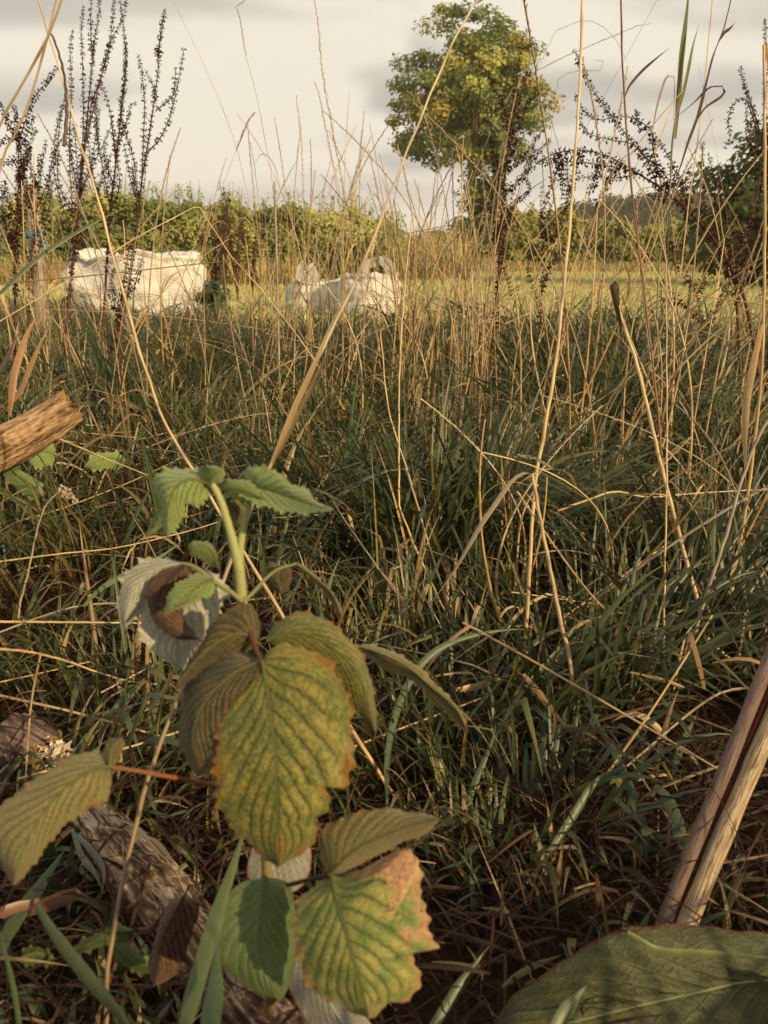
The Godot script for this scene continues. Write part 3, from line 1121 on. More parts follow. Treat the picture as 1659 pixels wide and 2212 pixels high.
	# brown weeds before the hedge
	for s in [[488, 9.0, 1.25], [512, 9.2, 1.35], [545, 9.4, 1.05], [470, 9.1, 0.9]]:
		var b := P(float(s[0]), 640, float(s[1]))
		b.y = 0.0
		var h: float = s[2]
		var o := thing("dead_weed", "dead brown seeded weed before the hedge, %s of the four" % ("tallest" if h > 1.3 else ("second tallest" if h > 1.2 else ("third tallest" if h > 1.0 else "smallest"))), "weed", "dead brown weeds before the hedge", b)
		var st := Mb.new()
		var sd := Mb.new()
		for k in 9:
			var a := Vector3(0, h * k * 0.04, 0)
			var e := Vector3(rnd(-0.13, 0.13), h * rnd(0.65, 1.0), rnd(-0.1, 0.1))
			st.tube(PackedVector3Array([a, a.lerp(e, 0.5), e]), PackedFloat32Array([0.009, 0.006, 0.003]), 5, PackedColorArray([Color(0.09, 0.045, 0.025), Color(0.08, 0.04, 0.02), Color(0.07, 0.035, 0.02)]))
			for q in 40:
				var p := a.lerp(e, 0.15 + 0.85 * q / 40.0) + gauss() * 0.022
				sd.bit(p, gauss() * 0.018, gauss() * 0.01, vary(Color(0.07, 0.036, 0.022), 0.4))
		obj("stem", st.mesh(), M.stem, o)
		var so := obj("seed_whorls", sd.mesh(), M.seed, o)
		so.set_meta("kind", "stuff")
	# fence post with blue twine and wire netting
	var pb := P(86, 690, 4.4)
	pb.y = 0.0
	var post := thing("fence_post", "weathered grey wooden fence post with blue twine tied round it", "post", "", pb)
	var ptop := P(66, 402, 4.4) - pb
	var pm := Mb.new()
	pm.tube(smooth3([Vector3.ZERO, ptop * 0.5 + Vector3(0.006, 0, 0), ptop], 10), PackedFloat32Array([0.042, 0.041, 0.04, 0.04, 0.039, 0.039, 0.038, 0.037, 0.036, 0.034]), 12, PackedColorArray([Color.WHITE, Color.WHITE, Color.WHITE, Color.WHITE, Color.WHITE, Color.WHITE, Color.WHITE, Color.WHITE, Color.WHITE, Color.WHITE]), true)
	obj("shaft", pm.mesh(), wood_material(Color(0.11, 0.08, 0.06), Color(0.27, 0.22, 0.16), Color(0.36, 0.30, 0.23), 91, 0.3), post)
	var tw := Mb.new()
	for k in 3:
		var ring := PackedVector3Array()
		var rr := PackedFloat32Array()
		var rc := PackedColorArray()
		for q in 17:
			var a := TAU * q / 16.0
			ring.append(ptop * 0.70 + Vector3(cos(a) * 0.043, k * 0.014 + 0.01 * sin(a + k), sin(a) * 0.043))
			rr.append(0.0042)
			rc.append(Color(0.07, 0.27, 0.42))
		tw.tube(ring, rr, 5, rc)
	for k in 7:
		var s := ptop * 0.70 + Vector3(0.04, 0.01, 0.02)
		var e := s + Vector3(rnd(0.0, 0.05), rnd(-0.09, 0.05), rnd(0.0, 0.03))
		tw.tube(smooth3([s, s.lerp(e, 0.5) + gauss() * 0.015, e], 7), PackedFloat32Array([0.004, 0.004, 0.004, 0.004, 0.004, 0.003, 0.003]), 5, PackedColorArray([Color(0.08, 0.29, 0.44), Color(0.08, 0.29, 0.44), Color(0.08, 0.29, 0.44), Color(0.08, 0.29, 0.44), Color(0.08, 0.29, 0.44), Color(0.08, 0.29, 0.44), Color(0.08, 0.29, 0.44)]))
	var two := obj("blue_twine", tw.mesh(), M.stem, post)
	two.set_meta("label", "knot of frayed blue baler twine round the post")
	var net := thing("wire_netting", "thin rusty wire netting stretched to the fence post", "wire netting", "", pb)
	for k in 7:
		var y := 420.0 + k * 40.0
		var w := smooth3([P(-160, y - 8, 4.7) - pb, P(-40, y + 3, 4.6) - pb, P(lerpf(66, 80, k / 6.0), y + 6, 4.43) - pb], 12)
		var rr := PackedFloat32Array()
		var rc := PackedColorArray()
		for q in 12:
			rr.append(0.0009)
			rc.append(Color(0.2, 0.17, 0.14))
		var wm := Mb.new()
		wm.tube(w, rr, 4, rc)
		obj("wire", wm.mesh(), M.stem, net)
	for k in 5:
		var x := 6.0 + k * 11.0
		var wm := Mb.new()
		wm.tube(PackedVector3Array([P(x, 690, 4.5) - pb, P(x - 1, 550, 4.5) - pb, P(x - 2, 418, 4.5) - pb]), PackedFloat32Array([0.001, 0.001, 0.001]), 4, PackedColorArray([Color(0.2, 0.17, 0.14), Color(0.2, 0.17, 0.14), Color(0.2, 0.17, 0.14)]))
		obj("wire", wm.mesh(), M.stem, net)


# a slumped woven sack: rounded box whose rim sags, with wrinkles
func sack_mesh(hw: float, hd: float, h: float, sd: int, lean: float) -> ArrayMesh:
	var nz := noise(1.0, sd, 4)
	var pts := []
	var uvs := []
	var cols := []
	var rings := 34
	var around := 96
	for r in rings:
		var t := r / (rings - 1.0)
		var row := []
		var ur := []
		var cr := []
		for q in around + 1:
			var a := TAU * (q % around) / around
			var ca := cos(a)
			var sa := sin(a)
			var ex := signf(ca) * pow(absf(ca), 0.72)
			var ez := signf(sa) * pow(absf(sa), 0.72)
			var rim := h * (1.0 + 0.13 * nz.get_noise_2d(ca * 1.3, sa * 1.3 + 4.0) + 0.10 * ex * lean)
			var y: float
			var k: float
			if t < 0.72:
				var s := t / 0.72
				y = rim * s
				k = 0.94 + 0.10 * sin(PI * pow(s, 0.8)) - 0.07 * smoothstep(0.75, 1.0, s)
			else:
				var s := (t - 0.72) / 0.28
				y = rim * (1.0 + 0.05 * sin(PI * minf(s * 2.0, 1.0)) - 0.30 * s * s)
				k = 0.97 * (1.0 - pow(s, 1.3))
			var p := Vector3(ex * hw * k, y, ez * hd * k)
			var wr := nz.get_noise_3d(p.x * 2.0, p.y * 9.0, p.z * 2.0) * 0.035 + nz.get_noise_3d(p.x * 3.5 + 9.0, p.y * 3.5, p.z * 3.5) * 0.075
			p += Vector3(ca, 0.25, sa) * wr
			row.append(p)
			ur.append(Vector2(a * 2.0, y * 6.0))
			var dirt := smoothstep(0.25, 0.0, y) * 0.5
			cr.append(Color(0.80, 0.78, 0.72).lerp(Color(0.36, 0.31, 0.22), dirt + clampf(nz.get_noise_3d(p.x * 2.2, p.y * 2.2, p.z * 2.2 + 30.0), 0, 1) * 0.2))
		pts.append(row); uvs.append(ur); cols.append(cr)
	var mb := Mb.new()
	mb.grid(pts, uvs, cols)
	return mb.mesh()

func strap_loop(parent: Node, pts: Array, w: float) -> void:
	var p := smooth3(pts, 20)
	var ww := PackedFloat32Array()
	var ss := PackedVector3Array()
	var cc := PackedColorArray()
	for k in 20:
		ww.append(w * (1.0 + 0.15 * sin(k * 0.9)))
		ss.append(Vector3(0.94, 0.0, -0.34).normalized())
		cc.append(Color(0.86, 0.84, 0.78))
	var mb := Mb.new()
	mb.band(p, ww, ss, cc, 0.12)
	obj("lifting_loop", mb.mesh(), M.sack, parent)

func build_sacks() -> void:
	var m := veg(0.75, 0.2, 0.3)
	m.heightmap_enabled = true
	var im := Image.create(128, 128, false, Image.FORMAT_RGB8)
	var wv := noise(0.06, 8, 3)
	for y in 128:
		for x in 128:
			var k := 0.5 + 0.18 * sin(x * TAU / 8.0) * sin(y * TAU / 8.0) + wv.get_noise_2d(x * 0.4, y * 1.6) * 0.35
			im.set_pixel(x, y, Color(k, k, k))
	m.heightmap_texture = ImageTexture.create_from_image(im)
	m.heightmap_scale = 1.4
	M.sack = m
	var b := P(304, 690, 6.0)
	b.y = -0.03
	var o := thing("bulk_sack", "large slumped white woven bulk sack with open crumpled top", "sack", "", b)
	obj("sack_body", sack_mesh(0.46, 0.42, 0.55, 13, -0.15), m, o)
	o.rotation.y = -0.2
	var dm := Mb.new()  # dark lumps painted for the shade inside the openings of the sack
	dm.seed8(Vector3(-0.02, 0.545, 0.32), Vector3(0.06, 0.05, 0), Vector3(0, 0.04, 0.03), Vector3(0.02, 0, 0.02), Color(0.04, 0.03, 0.03))
	dm.seed8(Vector3(0.11, 0.54, 0.32), Vector3(0.09, 0.0, 0), Vector3(0, 0.025, 0.02), Vector3(0.02, 0, 0.02), Color(0.05, 0.04, 0.04))
	obj("painted_hollow", dm.mesh(), M.seed, o)
	var b2 := P(800, 668, 7.4)
	b2.y = -0.08
	var o2 := thing("bulk_sack", "small bright white sack with a rounded loop on top behind the straws", "sack", "", b2)
	obj("sack_body", sack_mesh(0.26, 0.28, 0.42, 5, 0.2), m, o2)
	strap_loop(o2, [Vector3(-0.08, 0.42, 0.2), Vector3(-0.03, 0.52, 0.2), Vector3(0.08, 0.56, 0.18), Vector3(0.16, 0.52, 0.15), Vector3(0.2, 0.44, 0.15)], 0.09)
	var b3 := P(705, 660, 7.8)
	b3.y = -0.08
	var o3 := thing("bulk_sack", "low torn white sack with an upright loop half hidden in grass", "sack", "", b3)
	obj("sack_body", sack_mesh(0.36, 0.3, 0.36, 7, -0.3), m, o3)
	strap_loop(o3, [Vector3(-0.20, 0.32, 0.2), Vector3(-0.21, 0.46, 0.2), Vector3(-0.15, 0.52, 0.18), Vector3(-0.10, 0.45, 0.2), Vector3(-0.1, 0.3, 0.2)], 0.10)
	# weeds growing before the sacks
	for s in [[352, 668, 5.9, "dark green nettle growing against the large white sack"], [438, 672, 6.0, "broad green dock leaves beside the large white sack"], [205, 672, 5.9, "grey-green weed at the near corner of the large white sack"]]:
		var f := P(float(s[0]), 690, float(s[2]))
		f.y = 0.0
		var w := thing("leafy_weed", s[3], "weed", "", f)
		var gl := crown_leaves(Vector3(0, 0.17, 0), Vector3(0.16, 0.16, 0.14), 16, 22, 0.05, 0.075, [Color(0.05, 0.085, 0.035), Color(0.075, 0.10, 0.045)])
		scatter("foliage", M.leafmesh, M.leafy, gl[0], gl[1], w)


func build_docks() -> void:
	dock("dark seeded dock at the far left with dense drooping seed clusters", 2.75, [[28, 930, 32, 730, 33, 600, 38, 480, 40, 360, 38, 280, 30, 230],
		[38, 320, 55, 260, 72, 215, 98, 180, 127, 140], [38, 300, 20, 270, 2, 230, -20, 215], [40, 300, 20, 300, -10, 310], [38, 330, 60, 285, 72, 250], [36, 345, 10, 350, -20, 345],
		[40, 400, 58, 340, 68, 300, 78, 278], [38, 470, 48, 380, 45, 330], [36, 520, 62, 430, 82, 370, 90, 330], [34, 560, 10, 470, 2, 400], [36, 540, 20, 440, 8, 390], [40, 390, 50, 360, 60, 320, 50, 310]], 0.42, {"size": 1.25, "gap": 0.75})
	dock("tallest dark dock with many upright seeded spires at the left", 2.85, [[130, 930, 150, 640, 166, 490, 178, 370, 190, 240, 202, 110, 212, 40, 218, -40],
		[165, 480, 128, 400, 125, 330, 128, 280, 135, 225], [170, 440, 176, 340, 190, 290, 200, 200], [160, 500, 150, 330, 154, 200, 152, 110, 158, 62], [176, 380, 180, 250, 178, 120, 175, 70, 180, 10],
		[196, 230, 215, 175, 235, 110, 243, 40, 248, -10], [182, 320, 225, 140, 240, 90, 268, 30, 275, -30], [200, 130, 196, 60, 198, -20], [160, 520, 118, 380, 122, 280, 140, 215], [158, 540, 170, 420, 165, 330, 160, 260],
		[172, 420, 195, 360, 206, 300, 214, 230], [165, 470, 188, 380, 212, 330, 205, 250], [155, 580, 190, 480, 215, 400, 240, 330], [170, 430, 150, 300, 165, 270]], 0.3)
	dock("slender forked dock with three seeded spires right of the tallest dock", 2.8, [[238, 960, 258, 760, 280, 600, 296, 490, 305, 400, 318, 320, 330, 240, 342, 150, 346, 80, 358, 18],
		[306, 390, 310, 300, 312, 220, 307, 160, 298, 116], [318, 330, 345, 300, 368, 250, 382, 190, 392, 140, 397, 105], [334, 220, 332, 190, 313, 150], [300, 430, 285, 400, 275, 350, 268, 310], [336, 240, 365, 215, 375, 200, 380, 145], [292, 470, 296, 420, 285, 360], [345, 100, 340, 120, 352, 40]], 0.36)
	dock("dock of many crowded spires between the tallest dock and the forked one", 2.95, [[208, 950, 220, 760, 236, 480, 246, 390, 256, 300, 266, 210, 272, 130, 264, 40, 258, -10],
		[240, 450, 225, 380, 212, 300, 205, 210], [250, 350, 244, 290, 238, 240, 215, 170], [258, 290, 262, 220, 270, 160, 272, 90], [262, 260, 285, 330, 292, 380, 280, 420], [250, 330, 275, 260, 282, 225, 296, 225], [236, 480, 212, 420, 196, 350, 190, 300], [238, 460, 258, 400, 250, 330, 240, 260], [245, 400, 225, 330, 235, 280]], 0.38)
	dock("thin brown dock with sparse spires left of the tallest dock", 3.0, [[70, 920, 62, 640, 75, 500, 82, 420, 90, 360, 100, 300], [76, 480, 60, 420, 52, 360, 50, 325], [80, 450, 100, 400, 118, 330, 140, 290], [70, 540, 100, 430, 110, 370, 128, 345], [84, 410, 70, 380, 62, 330], [66, 600, 95, 500, 108, 430, 115, 390]], 0.4, {"r": 0.003})
	dock("short red-stemmed dock among the left dock stems with seeds low down", 2.7, [[215, 960, 232, 800, 255, 690, 268, 610, 275, 560, 282, 520], [255, 690, 240, 620, 245, 580], [262, 650, 290, 620, 300, 580, 308, 555], [240, 760, 270, 640, 285, 600]], 0.35, {"size": 1.2})
	dock("dark upright dock standing before the lone tree", 2.9, [[1055, 860, 1066, 720, 1074, 640, 1080, 560, 1085, 440, 1092, 370, 1100, 300, 1110, 220, 1118, 150, 1132, 70],
		[1102, 290, 1070, 190, 1045, 150, 1028, 122], [1090, 380, 1120, 270, 1145, 215, 1160, 200], [1084, 420, 1130, 380, 1160, 330, 1190, 300], [1080, 500, 1110, 440, 1140, 420, 1140, 380], [1080, 520, 1060, 440, 1068, 380, 1075, 330], [1086, 410, 1070, 350, 1060, 270], [1078, 600, 1090, 500, 1110, 470], [1090, 370, 1140, 330, 1165, 290, 1180, 270], [1100, 300, 1130, 180, 1150, 150], [1082, 480, 1062, 520, 1050, 560], [1079, 560, 1096, 600, 1104, 640]], 0.18, {"size": 1.2, "r": 0.0080, "gap": 0.95})
	var root := [1650, 880, 1625, 720, 1600, 620]
	dock("great dock arching leftwards over the field with rows of hanging seeds", 2.6, [root + [1550, 530, 1495, 462, 1430, 408, 1370, 370, 1320, 340, 1258, 324, 1195, 332, 1150, 362, 1110, 405],
		[1480, 440, 1430, 370, 1380, 325, 1325, 255, 1285, 200, 1262, 160, 1240, 106], [1430, 405, 1410, 320, 1405, 280, 1355, 252, 1290, 258, 1255, 232, 1242, 200], [1370, 370, 1310, 358, 1250, 350, 1170, 350, 1130, 330], [1420, 400, 1380, 320, 1310, 300, 1265, 285, 1250, 250],
		[1380, 375, 1330, 385, 1290, 380, 1250, 385], [1500, 465, 1470, 400, 1440, 330, 1410, 300], [1340, 350, 1300, 420, 1290, 460], [1300, 335, 1285, 390, 1270, 420], [1260, 325, 1235, 400, 1225, 450], [1225, 328, 1190, 400, 1170, 470], [1530, 500, 1500, 470, 1440, 430, 1380, 420], [1385, 285, 1375, 262, 1378, 238], [1195, 333, 1215, 380, 1213, 430], [1430, 405, 1480, 395, 1475, 420]], 0.28, {"r": 0.0085, "size": 1.3})
	dock("dock with a curled-over spire at the right edge", 2.65, [[1600, 860, 1596, 720, 1590, 600, 1606, 520, 1632, 440, 1644, 350, 1650, 270, 1652, 180, 1654, 110, 1651, 40],
		[1646, 300, 1628, 240, 1612, 195, 1603, 160, 1598, 142], [1635, 280, 1610, 215, 1585, 225, 1572, 260, 1578, 295, 1565, 320], [1630, 340, 1615, 270, 1612, 240], [1600, 540, 1560, 430, 1540, 370, 1530, 330], [1595, 570, 1530, 470, 1518, 400, 1517, 310], [1610, 500, 1650, 420, 1670, 380], [1592, 620, 1620, 540, 1650, 500], [1590, 640, 1540, 600, 1520, 560]], 0.25)
	dock("low twiggy dock under the great arching dock", 2.9, [[1160, 840, 1166, 700, 1172, 560, 1168, 470, 1170, 400], [1170, 520, 1190, 450, 1200, 420], [1172, 560, 1215, 470, 1225, 400, 1224, 330], [1170, 600, 1230, 520, 1240, 470], [1168, 640, 1190, 560, 1182, 480], [1166, 660, 1145, 600, 1140, 540], [1170, 540, 1195, 480, 1245, 430], [1168, 620, 1200, 560, 1225, 520]], 0.3, {"r": 0.0028, "size": 0.95})
	dock("small dock with drooping lower seed branches at the right", 2.55, [[1530, 860, 1520, 740, 1505, 640, 1470, 560, 1450, 520], [1515, 700, 1460, 640, 1430, 600], [1520, 720, 1560, 640, 1600, 560, 1630, 470], [1510, 680, 1480, 660, 1440, 650, 1425, 640], [1505, 640, 1540, 560, 1600, 500], [1500, 620, 1470, 590, 1440, 540]], 0.3, {"r": 0.003})


func build_stalks() -> void:
	# the long near stalk with the broad dead sheath
	stalk("very long dead stalk leaning behind the raspberry shoot, with a broad split sheath", [228, 2260, 235, 2080, 275, 1860, 330, 1650, 385, 1510, 470, 1290, 545, 1092, 590, 990, 625, 905, 705, 737, 786, 566, 862, 370, 970, 110, 1026, 6, 1040, -30], 2.7, "buff",
		{"d0": 0.52, "d1": 0.74, "n": 60, "head": [0.965, 0.018, 0.5], "headcol": Color(0.30, 0.27, 0.22), "thin": 0.42,
		"blades": [[[584, 1010, 612, 940, 640, 870, 672, 800, 720, 690, 742, 650], -0.10, 4.6, "pale", 0.5], [[590, 1000, 632, 920, 690, 800, 740, 700], -0.11, 3.0, "tan", -0.3]]})
	stalk("long jointed straw rising from behind the big leaf to the top left", [905, 1790, 870, 1740, 835, 1695, 751, 1561, 614, 1336, 564, 1253, 504, 1156, 423, 1023, 393, 980, 347, 893, 320, 813, 293, 733, 277, 667, 247, 567, 213, 433, 173, 310, 143, 200, 110, 90, 83, 0, 70, -60], 3.4, "pale", {"lean": 1.12, "n": 60, "joints": 6})
	stalk("thick blurred straw crossing the top left corner, outer of the two", [-420, 1150, -120, 560, 0, 268, 50, 180, 110, 64, 140, -20], 3.4, "tan", {"d0": 0.95, "d1": 0.72})
	stalk("thick blurred straw crossing the top left corner, steeper of the two", [-160, 1250, -60, 640, 0, 365, 35, 285, 70, 200, 105, 68, 130, -30], 3.2, "tan", {"d0": 1.0, "d1": 0.78})
	stalk("dark curved dead blade hanging from the crossing straws", [138, 315, 141, 290, 144, 230, 138, 160, 122, 100, 107, 66], 3.0, "dark", {"d0": 0.80, "d1": 0.80, "name": "dried_leaf", "category": "grass blade"})
	stalk("straw snapped to a sharp elbow in front of the hedge", [800, 985, 700, 808, 640, 722, 560, 620, 500, 555, 428, 443, 300, 510, 140, 610, 0, 694, -80, 742], 3.3, "pale", {"sharp": true, "lean": 0.82, "n": 64})
	stalk("long slim stalk slanting down from the top beside the seed spike", [640, 860, 600, 700, 545, 470, 513, 327, 467, 200, 400, 55, 368, -10, 352, -40], 2.3, "tan", {})
	stalk("slanting stalk tipped with a single brown seed spike", [345, 880, 400, 660, 430, 573, 483, 400, 517, 307, 534, 266, 550, 243], 2.4, "tan", {"head": [0.86, 0.012, 0.25], "headcol": Color(0.24, 0.15, 0.06), "many": 2.2})
	stalk("slim stalk with a drooping nib at its top, left of the feathery stalks", [600, 905, 597, 700, 596, 533, 588, 390, 572, 300, 553, 200, 533, 127, 520, 50, 510, 12, 516, 4, 530, 0], 2.6, "tan", {"head": [0.85, 0.008, 0.3], "headcol": Color(0.25, 0.18, 0.10)})
	stalk("stout broken hollow stalk standing left of the middle", [606, 960, 602, 740, 598, 560, 593, 392], 5.2, "grey", {"thin": 0.85})
	stalk("grey split stalk leaning beside the stout broken one", [612, 900, 590, 700, 580, 560, 569, 430], 3.4, "grey", {"thin": 0.8})
	stalk("tall feathery-headed grass stalk in the open sky left of the tree", [800, 920, 770, 620, 753, 490, 740, 400, 716, 267, 696, 150, 690, 80, 683, 20, 678, -8], 2.3, "tan", {"head": [0.52, 0.013, 0.3], "many": 0.8})
	stalk("feathery stalk with a short curved seed head left of the tree", [770, 880, 755, 600, 743, 467, 713, 320, 697, 245, 688, 200, 680, 178], 2.1, "tan", {"head": [0.72, 0.012, 0.3]})
	stalk("thin stalk with a ragged nodding top before the hedge", [678, 880, 660, 560, 656, 467, 653, 340, 646, 260, 640, 205], 2.0, "pale", {"head": [0.66, 0.010, 0.35], "headcol": Color(0.4, 0.31, 0.19)})
	stalk("pale straw bent to a narrow arrowhead in front of the sky", [630, 760, 713, 590, 760, 493, 813, 387, 828, 430, 843, 477, 858, 567, 872, 733, 880, 860], 2.6, "gold", {"sharp": true, "n": 48})
	stalk("slim straw with a knee low down, left of a pair right of centre", [1000, 1400, 989, 1382, 894, 1177, 862, 1092, 862, 837, 868, 700, 880, 560, 890, 470], 3.0, "pale", {"lean": 1.15, "sharp": true, "n": 60})
	stalk("slim slanting straw, right of a pair right of centre", [1004, 1392, 990, 1377, 930, 1187, 880, 1017, 840, 887, 826, 760, 815, 640], 2.8, "pale", {"lean": 1.15})
	stalk("tallest thick pale straw running from the grass to the top edge", [1130, 1475, 1132, 1437, 1140, 1302, 1155, 1057, 1175, 937, 1200, 787, 1213, 667, 1222, 575, 1228, 520, 1240, 367, 1253, 167, 1258, 0, 1259, -40], 4.6, "pale", {"lean": 1.1, "thin": 0.75, "n": 50, "joints": 5,
		"blades": [[[1221, 580, 1214, 562, 1190, 545, 1168, 536, 1145, 524], -0.02, 6.5, "dark", 1.2]]})
	stalk("brown tall stalk with a side leaf pointing up into the sky", [1475, 1240, 1449, 1127, 1429, 977, 1419, 862, 1404, 737, 1386, 583, 1373, 483, 1359, 350, 1348, 200, 1343, 90, 1341, -40], 4.0, "brown", {"lean": 1.05, "thin": 0.7,
		"blades": [[[1350, 208, 1360, 185, 1385, 155, 1415, 128, 1447, 103], 0.0, 5.0, "dark", 0.8]]})
	stalk("green-topped reed stalk with two upright green leaves", [1428, 1000, 1420, 737, 1424, 567, 1443, 467, 1453, 300, 1463, 233, 1467, 133, 1486, 0, 1490, -40], 4.6, "green", {"thin": 0.8,
		"blades": [[[1458, 300, 1464, 220, 1470, 140, 1480, 60, 1490, -30], -0.02, 14.0, "green", 0.2], [[1462, 250, 1474, 205, 1484, 160, 1496, 100, 1510, 52], -0.03, 9.0, "green", 0.4], [[1455, 260, 1456, 200, 1455, 168, 1441, 166, 1430, 190, 1418, 235, 1410, 280, 1406, 312], -0.04, 6.0, "grey", 1.0]]})
	stalk("dark purplish stalk with a long looped dead leaf", [1438, 1080, 1440, 700, 1446, 460, 1473, 350, 1503, 260, 1523, 183, 1541, 117, 1560, 73, 1579, 0, 1588, -40], 3.8, "dark", {"thin": 0.55,
		"blades": [[[1552, 90, 1563, 72, 1576, 62, 1588, 48], 0.0, 7.0, "dark", 0.6], [[1505, 260, 1524, 232, 1548, 216, 1563, 204, 1563, 189, 1548, 188, 1530, 192, 1500, 222, 1469, 247, 1440, 272], -0.02, 6.0, "dark", 1.4], [[1470, 360, 1485, 310, 1510, 240, 1530, 160, 1550, 95], -0.02, 7.0, "dark", 0.5]]})
	stalk("straight pale stalk with a dark joint near the top right", [1432, 980, 1459, 667, 1473, 567, 1489, 427, 1506, 317, 1518, 207, 1528, 117, 1539, 0, 1543, -40], 3.2, "pale", {"thin": 0.7})
	stalk("orange-brown thick stalk at the right edge with a folded top leaf", [1575, 1330, 1580, 1277, 1614, 1077, 1640, 862, 1648, 737, 1652, 500, 1652, 233, 1650, 97], 4.4, "gold", {"thin": 0.8,
		"blades": [[[1650, 100, 1655, 96, 1661, 130, 1668, 200], 0.0, 6.0, "tan", 0.6], [[1648, 700, 1625, 800, 1612, 870, 1608, 960, 1612, 1060], -0.03, 11.0, "tan", 1.2]]})
	stalk("dark thin line of a stalk slanting up to the right across the sky", [1050, 830, 1110, 640, 1156, 493, 1216, 377, 1256, 293, 1339, 147, 1419, 0, 1440, -40], 2.0, "dark", {})
	stalk("thin arching stalk whose feathery tip droops towards the tallest straw", [905, 820, 1010, 420, 1106, 195, 1173, 147, 1233, 117, 1290, 92, 1339, 72, 1375, 56, 1406, 51], 1.7, "tan", {"head": [0.6, 0.011, 0.2], "headcol": Color(0.3, 0.23, 0.14)})
	stalk("very fine arched stalk bowing over right of the tree", [1010, 780, 1100, 330, 1193, 82, 1229, 56, 1266, 43, 1306, 60, 1335, 93, 1352, 128], 1.4, "tan", {"head": [0.7, 0.008, 0.4], "headcol": Color(0.42, 0.34, 0.22)})
	stalk("fine hooked grass top curling back beside the tallest straw", [1130, 820, 1190, 300, 1206, 175, 1228, 158, 1262, 152, 1298, 152, 1305, 135, 1296, 128, 1282, 130], 1.4, "tan", {"head": [0.75, 0.008, 0.4], "headcol": Color(0.40, 0.31, 0.2)})
	stalk("twisted flat dead stalk leaning down to a withered leaf", [1350, 840, 1346, 737, 1319, 617, 1293, 550, 1266, 500, 1233, 407, 1205, 310, 1183, 233, 1176, 205], 4.0, "grey", {"thin": 0.6})
	stalk("pale stalk leaning left beyond the dark purplish one", [1608, 760, 1586, 567, 1572, 480, 1559, 400, 1539, 283, 1520, 200, 1509, 140], 2.4, "tan", {"thin": 0.5})
	stalk("straw-yellow dead leaf stalk slanting right under the reed", [1300, 800, 1313, 667, 1333, 593, 1373, 460, 1419, 317, 1440, 262, 1456, 217], 3.4, "pale", {"thin": 0.4, "blades": [[[1400, 375, 1419, 317, 1432, 280, 1448, 235, 1458, 205], -0.01, 9.0, "pale", 0.3]]})
	stalk("long dry stalk slanting right from the thick bundle", [1110, 900, 1140, 790, 1166, 733, 1266, 540, 1300, 480, 1339, 420, 1375, 355, 1400, 318], 3.6, "tan", {"thin": 0.5})
	stalk("second long dry stalk of the slanting bundle, bleached", [1095, 880, 1160, 750, 1240, 590, 1300, 510, 1350, 430, 1360, 400], 3.2, "pale", {"thin": 0.5})
	stalk("thick tan straw leaning steeply, its root in the grass at the right", [1640, 1475, 1625, 1462, 1570, 1420, 1525, 1372, 1505, 1290, 1480, 1202, 1430, 1012, 1380, 802, 1362, 745, 1340, 680, 1333, 640], 5.0, "pale", {"lean": 1.12, "thin": 0.8, "n": 50,
		"blades": [[[1336, 660, 1334, 640, 1330, 618, 1322, 610, 1326, 640, 1338, 700, 1345, 760], -0.02, 8.0, "dark", 1.6]]})
	stalk("stout dead stalk folded over with a drooping dried leaf", [1240, 1610, 1233, 1437, 1215, 1362, 1195, 1262, 1170, 1137, 1156, 1060, 1150, 1024], 5.0, "tan", {"lean": 1.05, "thin": 0.7,
		"blades": [[[1150, 1024, 1130, 1022, 1105, 1040, 1070, 1088, 1030, 1147, 985, 1225, 950, 1277, 926, 1310], -0.01, 6.0, "grey", 1.0]]})
	stalk("thin upright straw between the leaning ones at the right", [1430, 1520, 1432, 1474, 1436, 1237, 1440, 1062, 1441, 900, 1440, 760, 1440, 560], 2.6, "pale", {"lean": 1.1})
	stalk("grey frayed stalk leaning to the right edge", [1460, 1510, 1470, 1462, 1495, 1387, 1525, 1287, 1570, 1152, 1592, 1070, 1610, 1017, 1635, 950, 1662, 905], 4.2, "grey", {"thin": 0.7})
	stalk("straw slanting up to the right edge in the tangle", [1060, 960, 1150, 952, 1320, 847, 1490, 720, 1590, 737, 1660, 660], 2.6, "tan", {"d0": 2.0, "d1": 1.8})
	stalk("flat straw lying across the tussock at the right", [1205, 1103, 1270, 1080, 1330, 1062, 1400, 1074, 1500, 1066, 1600, 1060, 1680, 1056], 3.4, "pale", {"d0": 1.35, "d1": 1.5, "name": "fallen_straw", "category": "straw"})
	stalk("fine level straw crossing before the field at the right", [1690, 664, 1560, 645, 1440, 628, 1339, 617, 1260, 622, 1106, 674, 1030, 700], 2.2, "pale", {"d0": 1.7, "d1": 1.9, "name": "fallen_straw", "category": "straw"})
	stalk("long thin level straw crossing before the sacks", [-20, 614, 200, 595, 400, 573, 553, 557, 753, 527, 900, 500, 1013, 478], 2.0, "green", {"d0": 1.5, "d1": 1.7, "name": "fallen_straw", "category": "straw"})
	stalk("short level straw at the foot of the large sack", [110, 668, 277, 677, 400, 688, 520, 704, 620, 720], 2.0, "tan", {"d0": 2.2, "d1": 2.2, "name": "fallen_straw", "category": "straw"})
	stalk("straw lying from the log end to the raspberry leaf", [123, 946, 180, 970, 233, 993, 285, 1013, 336, 1034], 3.0, "pale", {"d0": 1.5, "d1": 1.45, "name": "fallen_straw", "category": "straw"})
	stalk("long straw lying level below the white flower head", [0, 1213, 133, 1196, 253, 1183, 393, 1151, 470, 1128], 2.6, "pale", {"d0": 1.30, "d1": 1.38, "name": "fallen_straw", "category": "straw"})
	stalk("straight pale straw lying level beside the silvery leaf", [-20, 1343, 120, 1344, 220, 1345, 330, 1347, 420, 1350], 3.0, "pale", {"d0": 1.05, "d1": 1.08, "name": "fallen_straw", "category": "straw"})
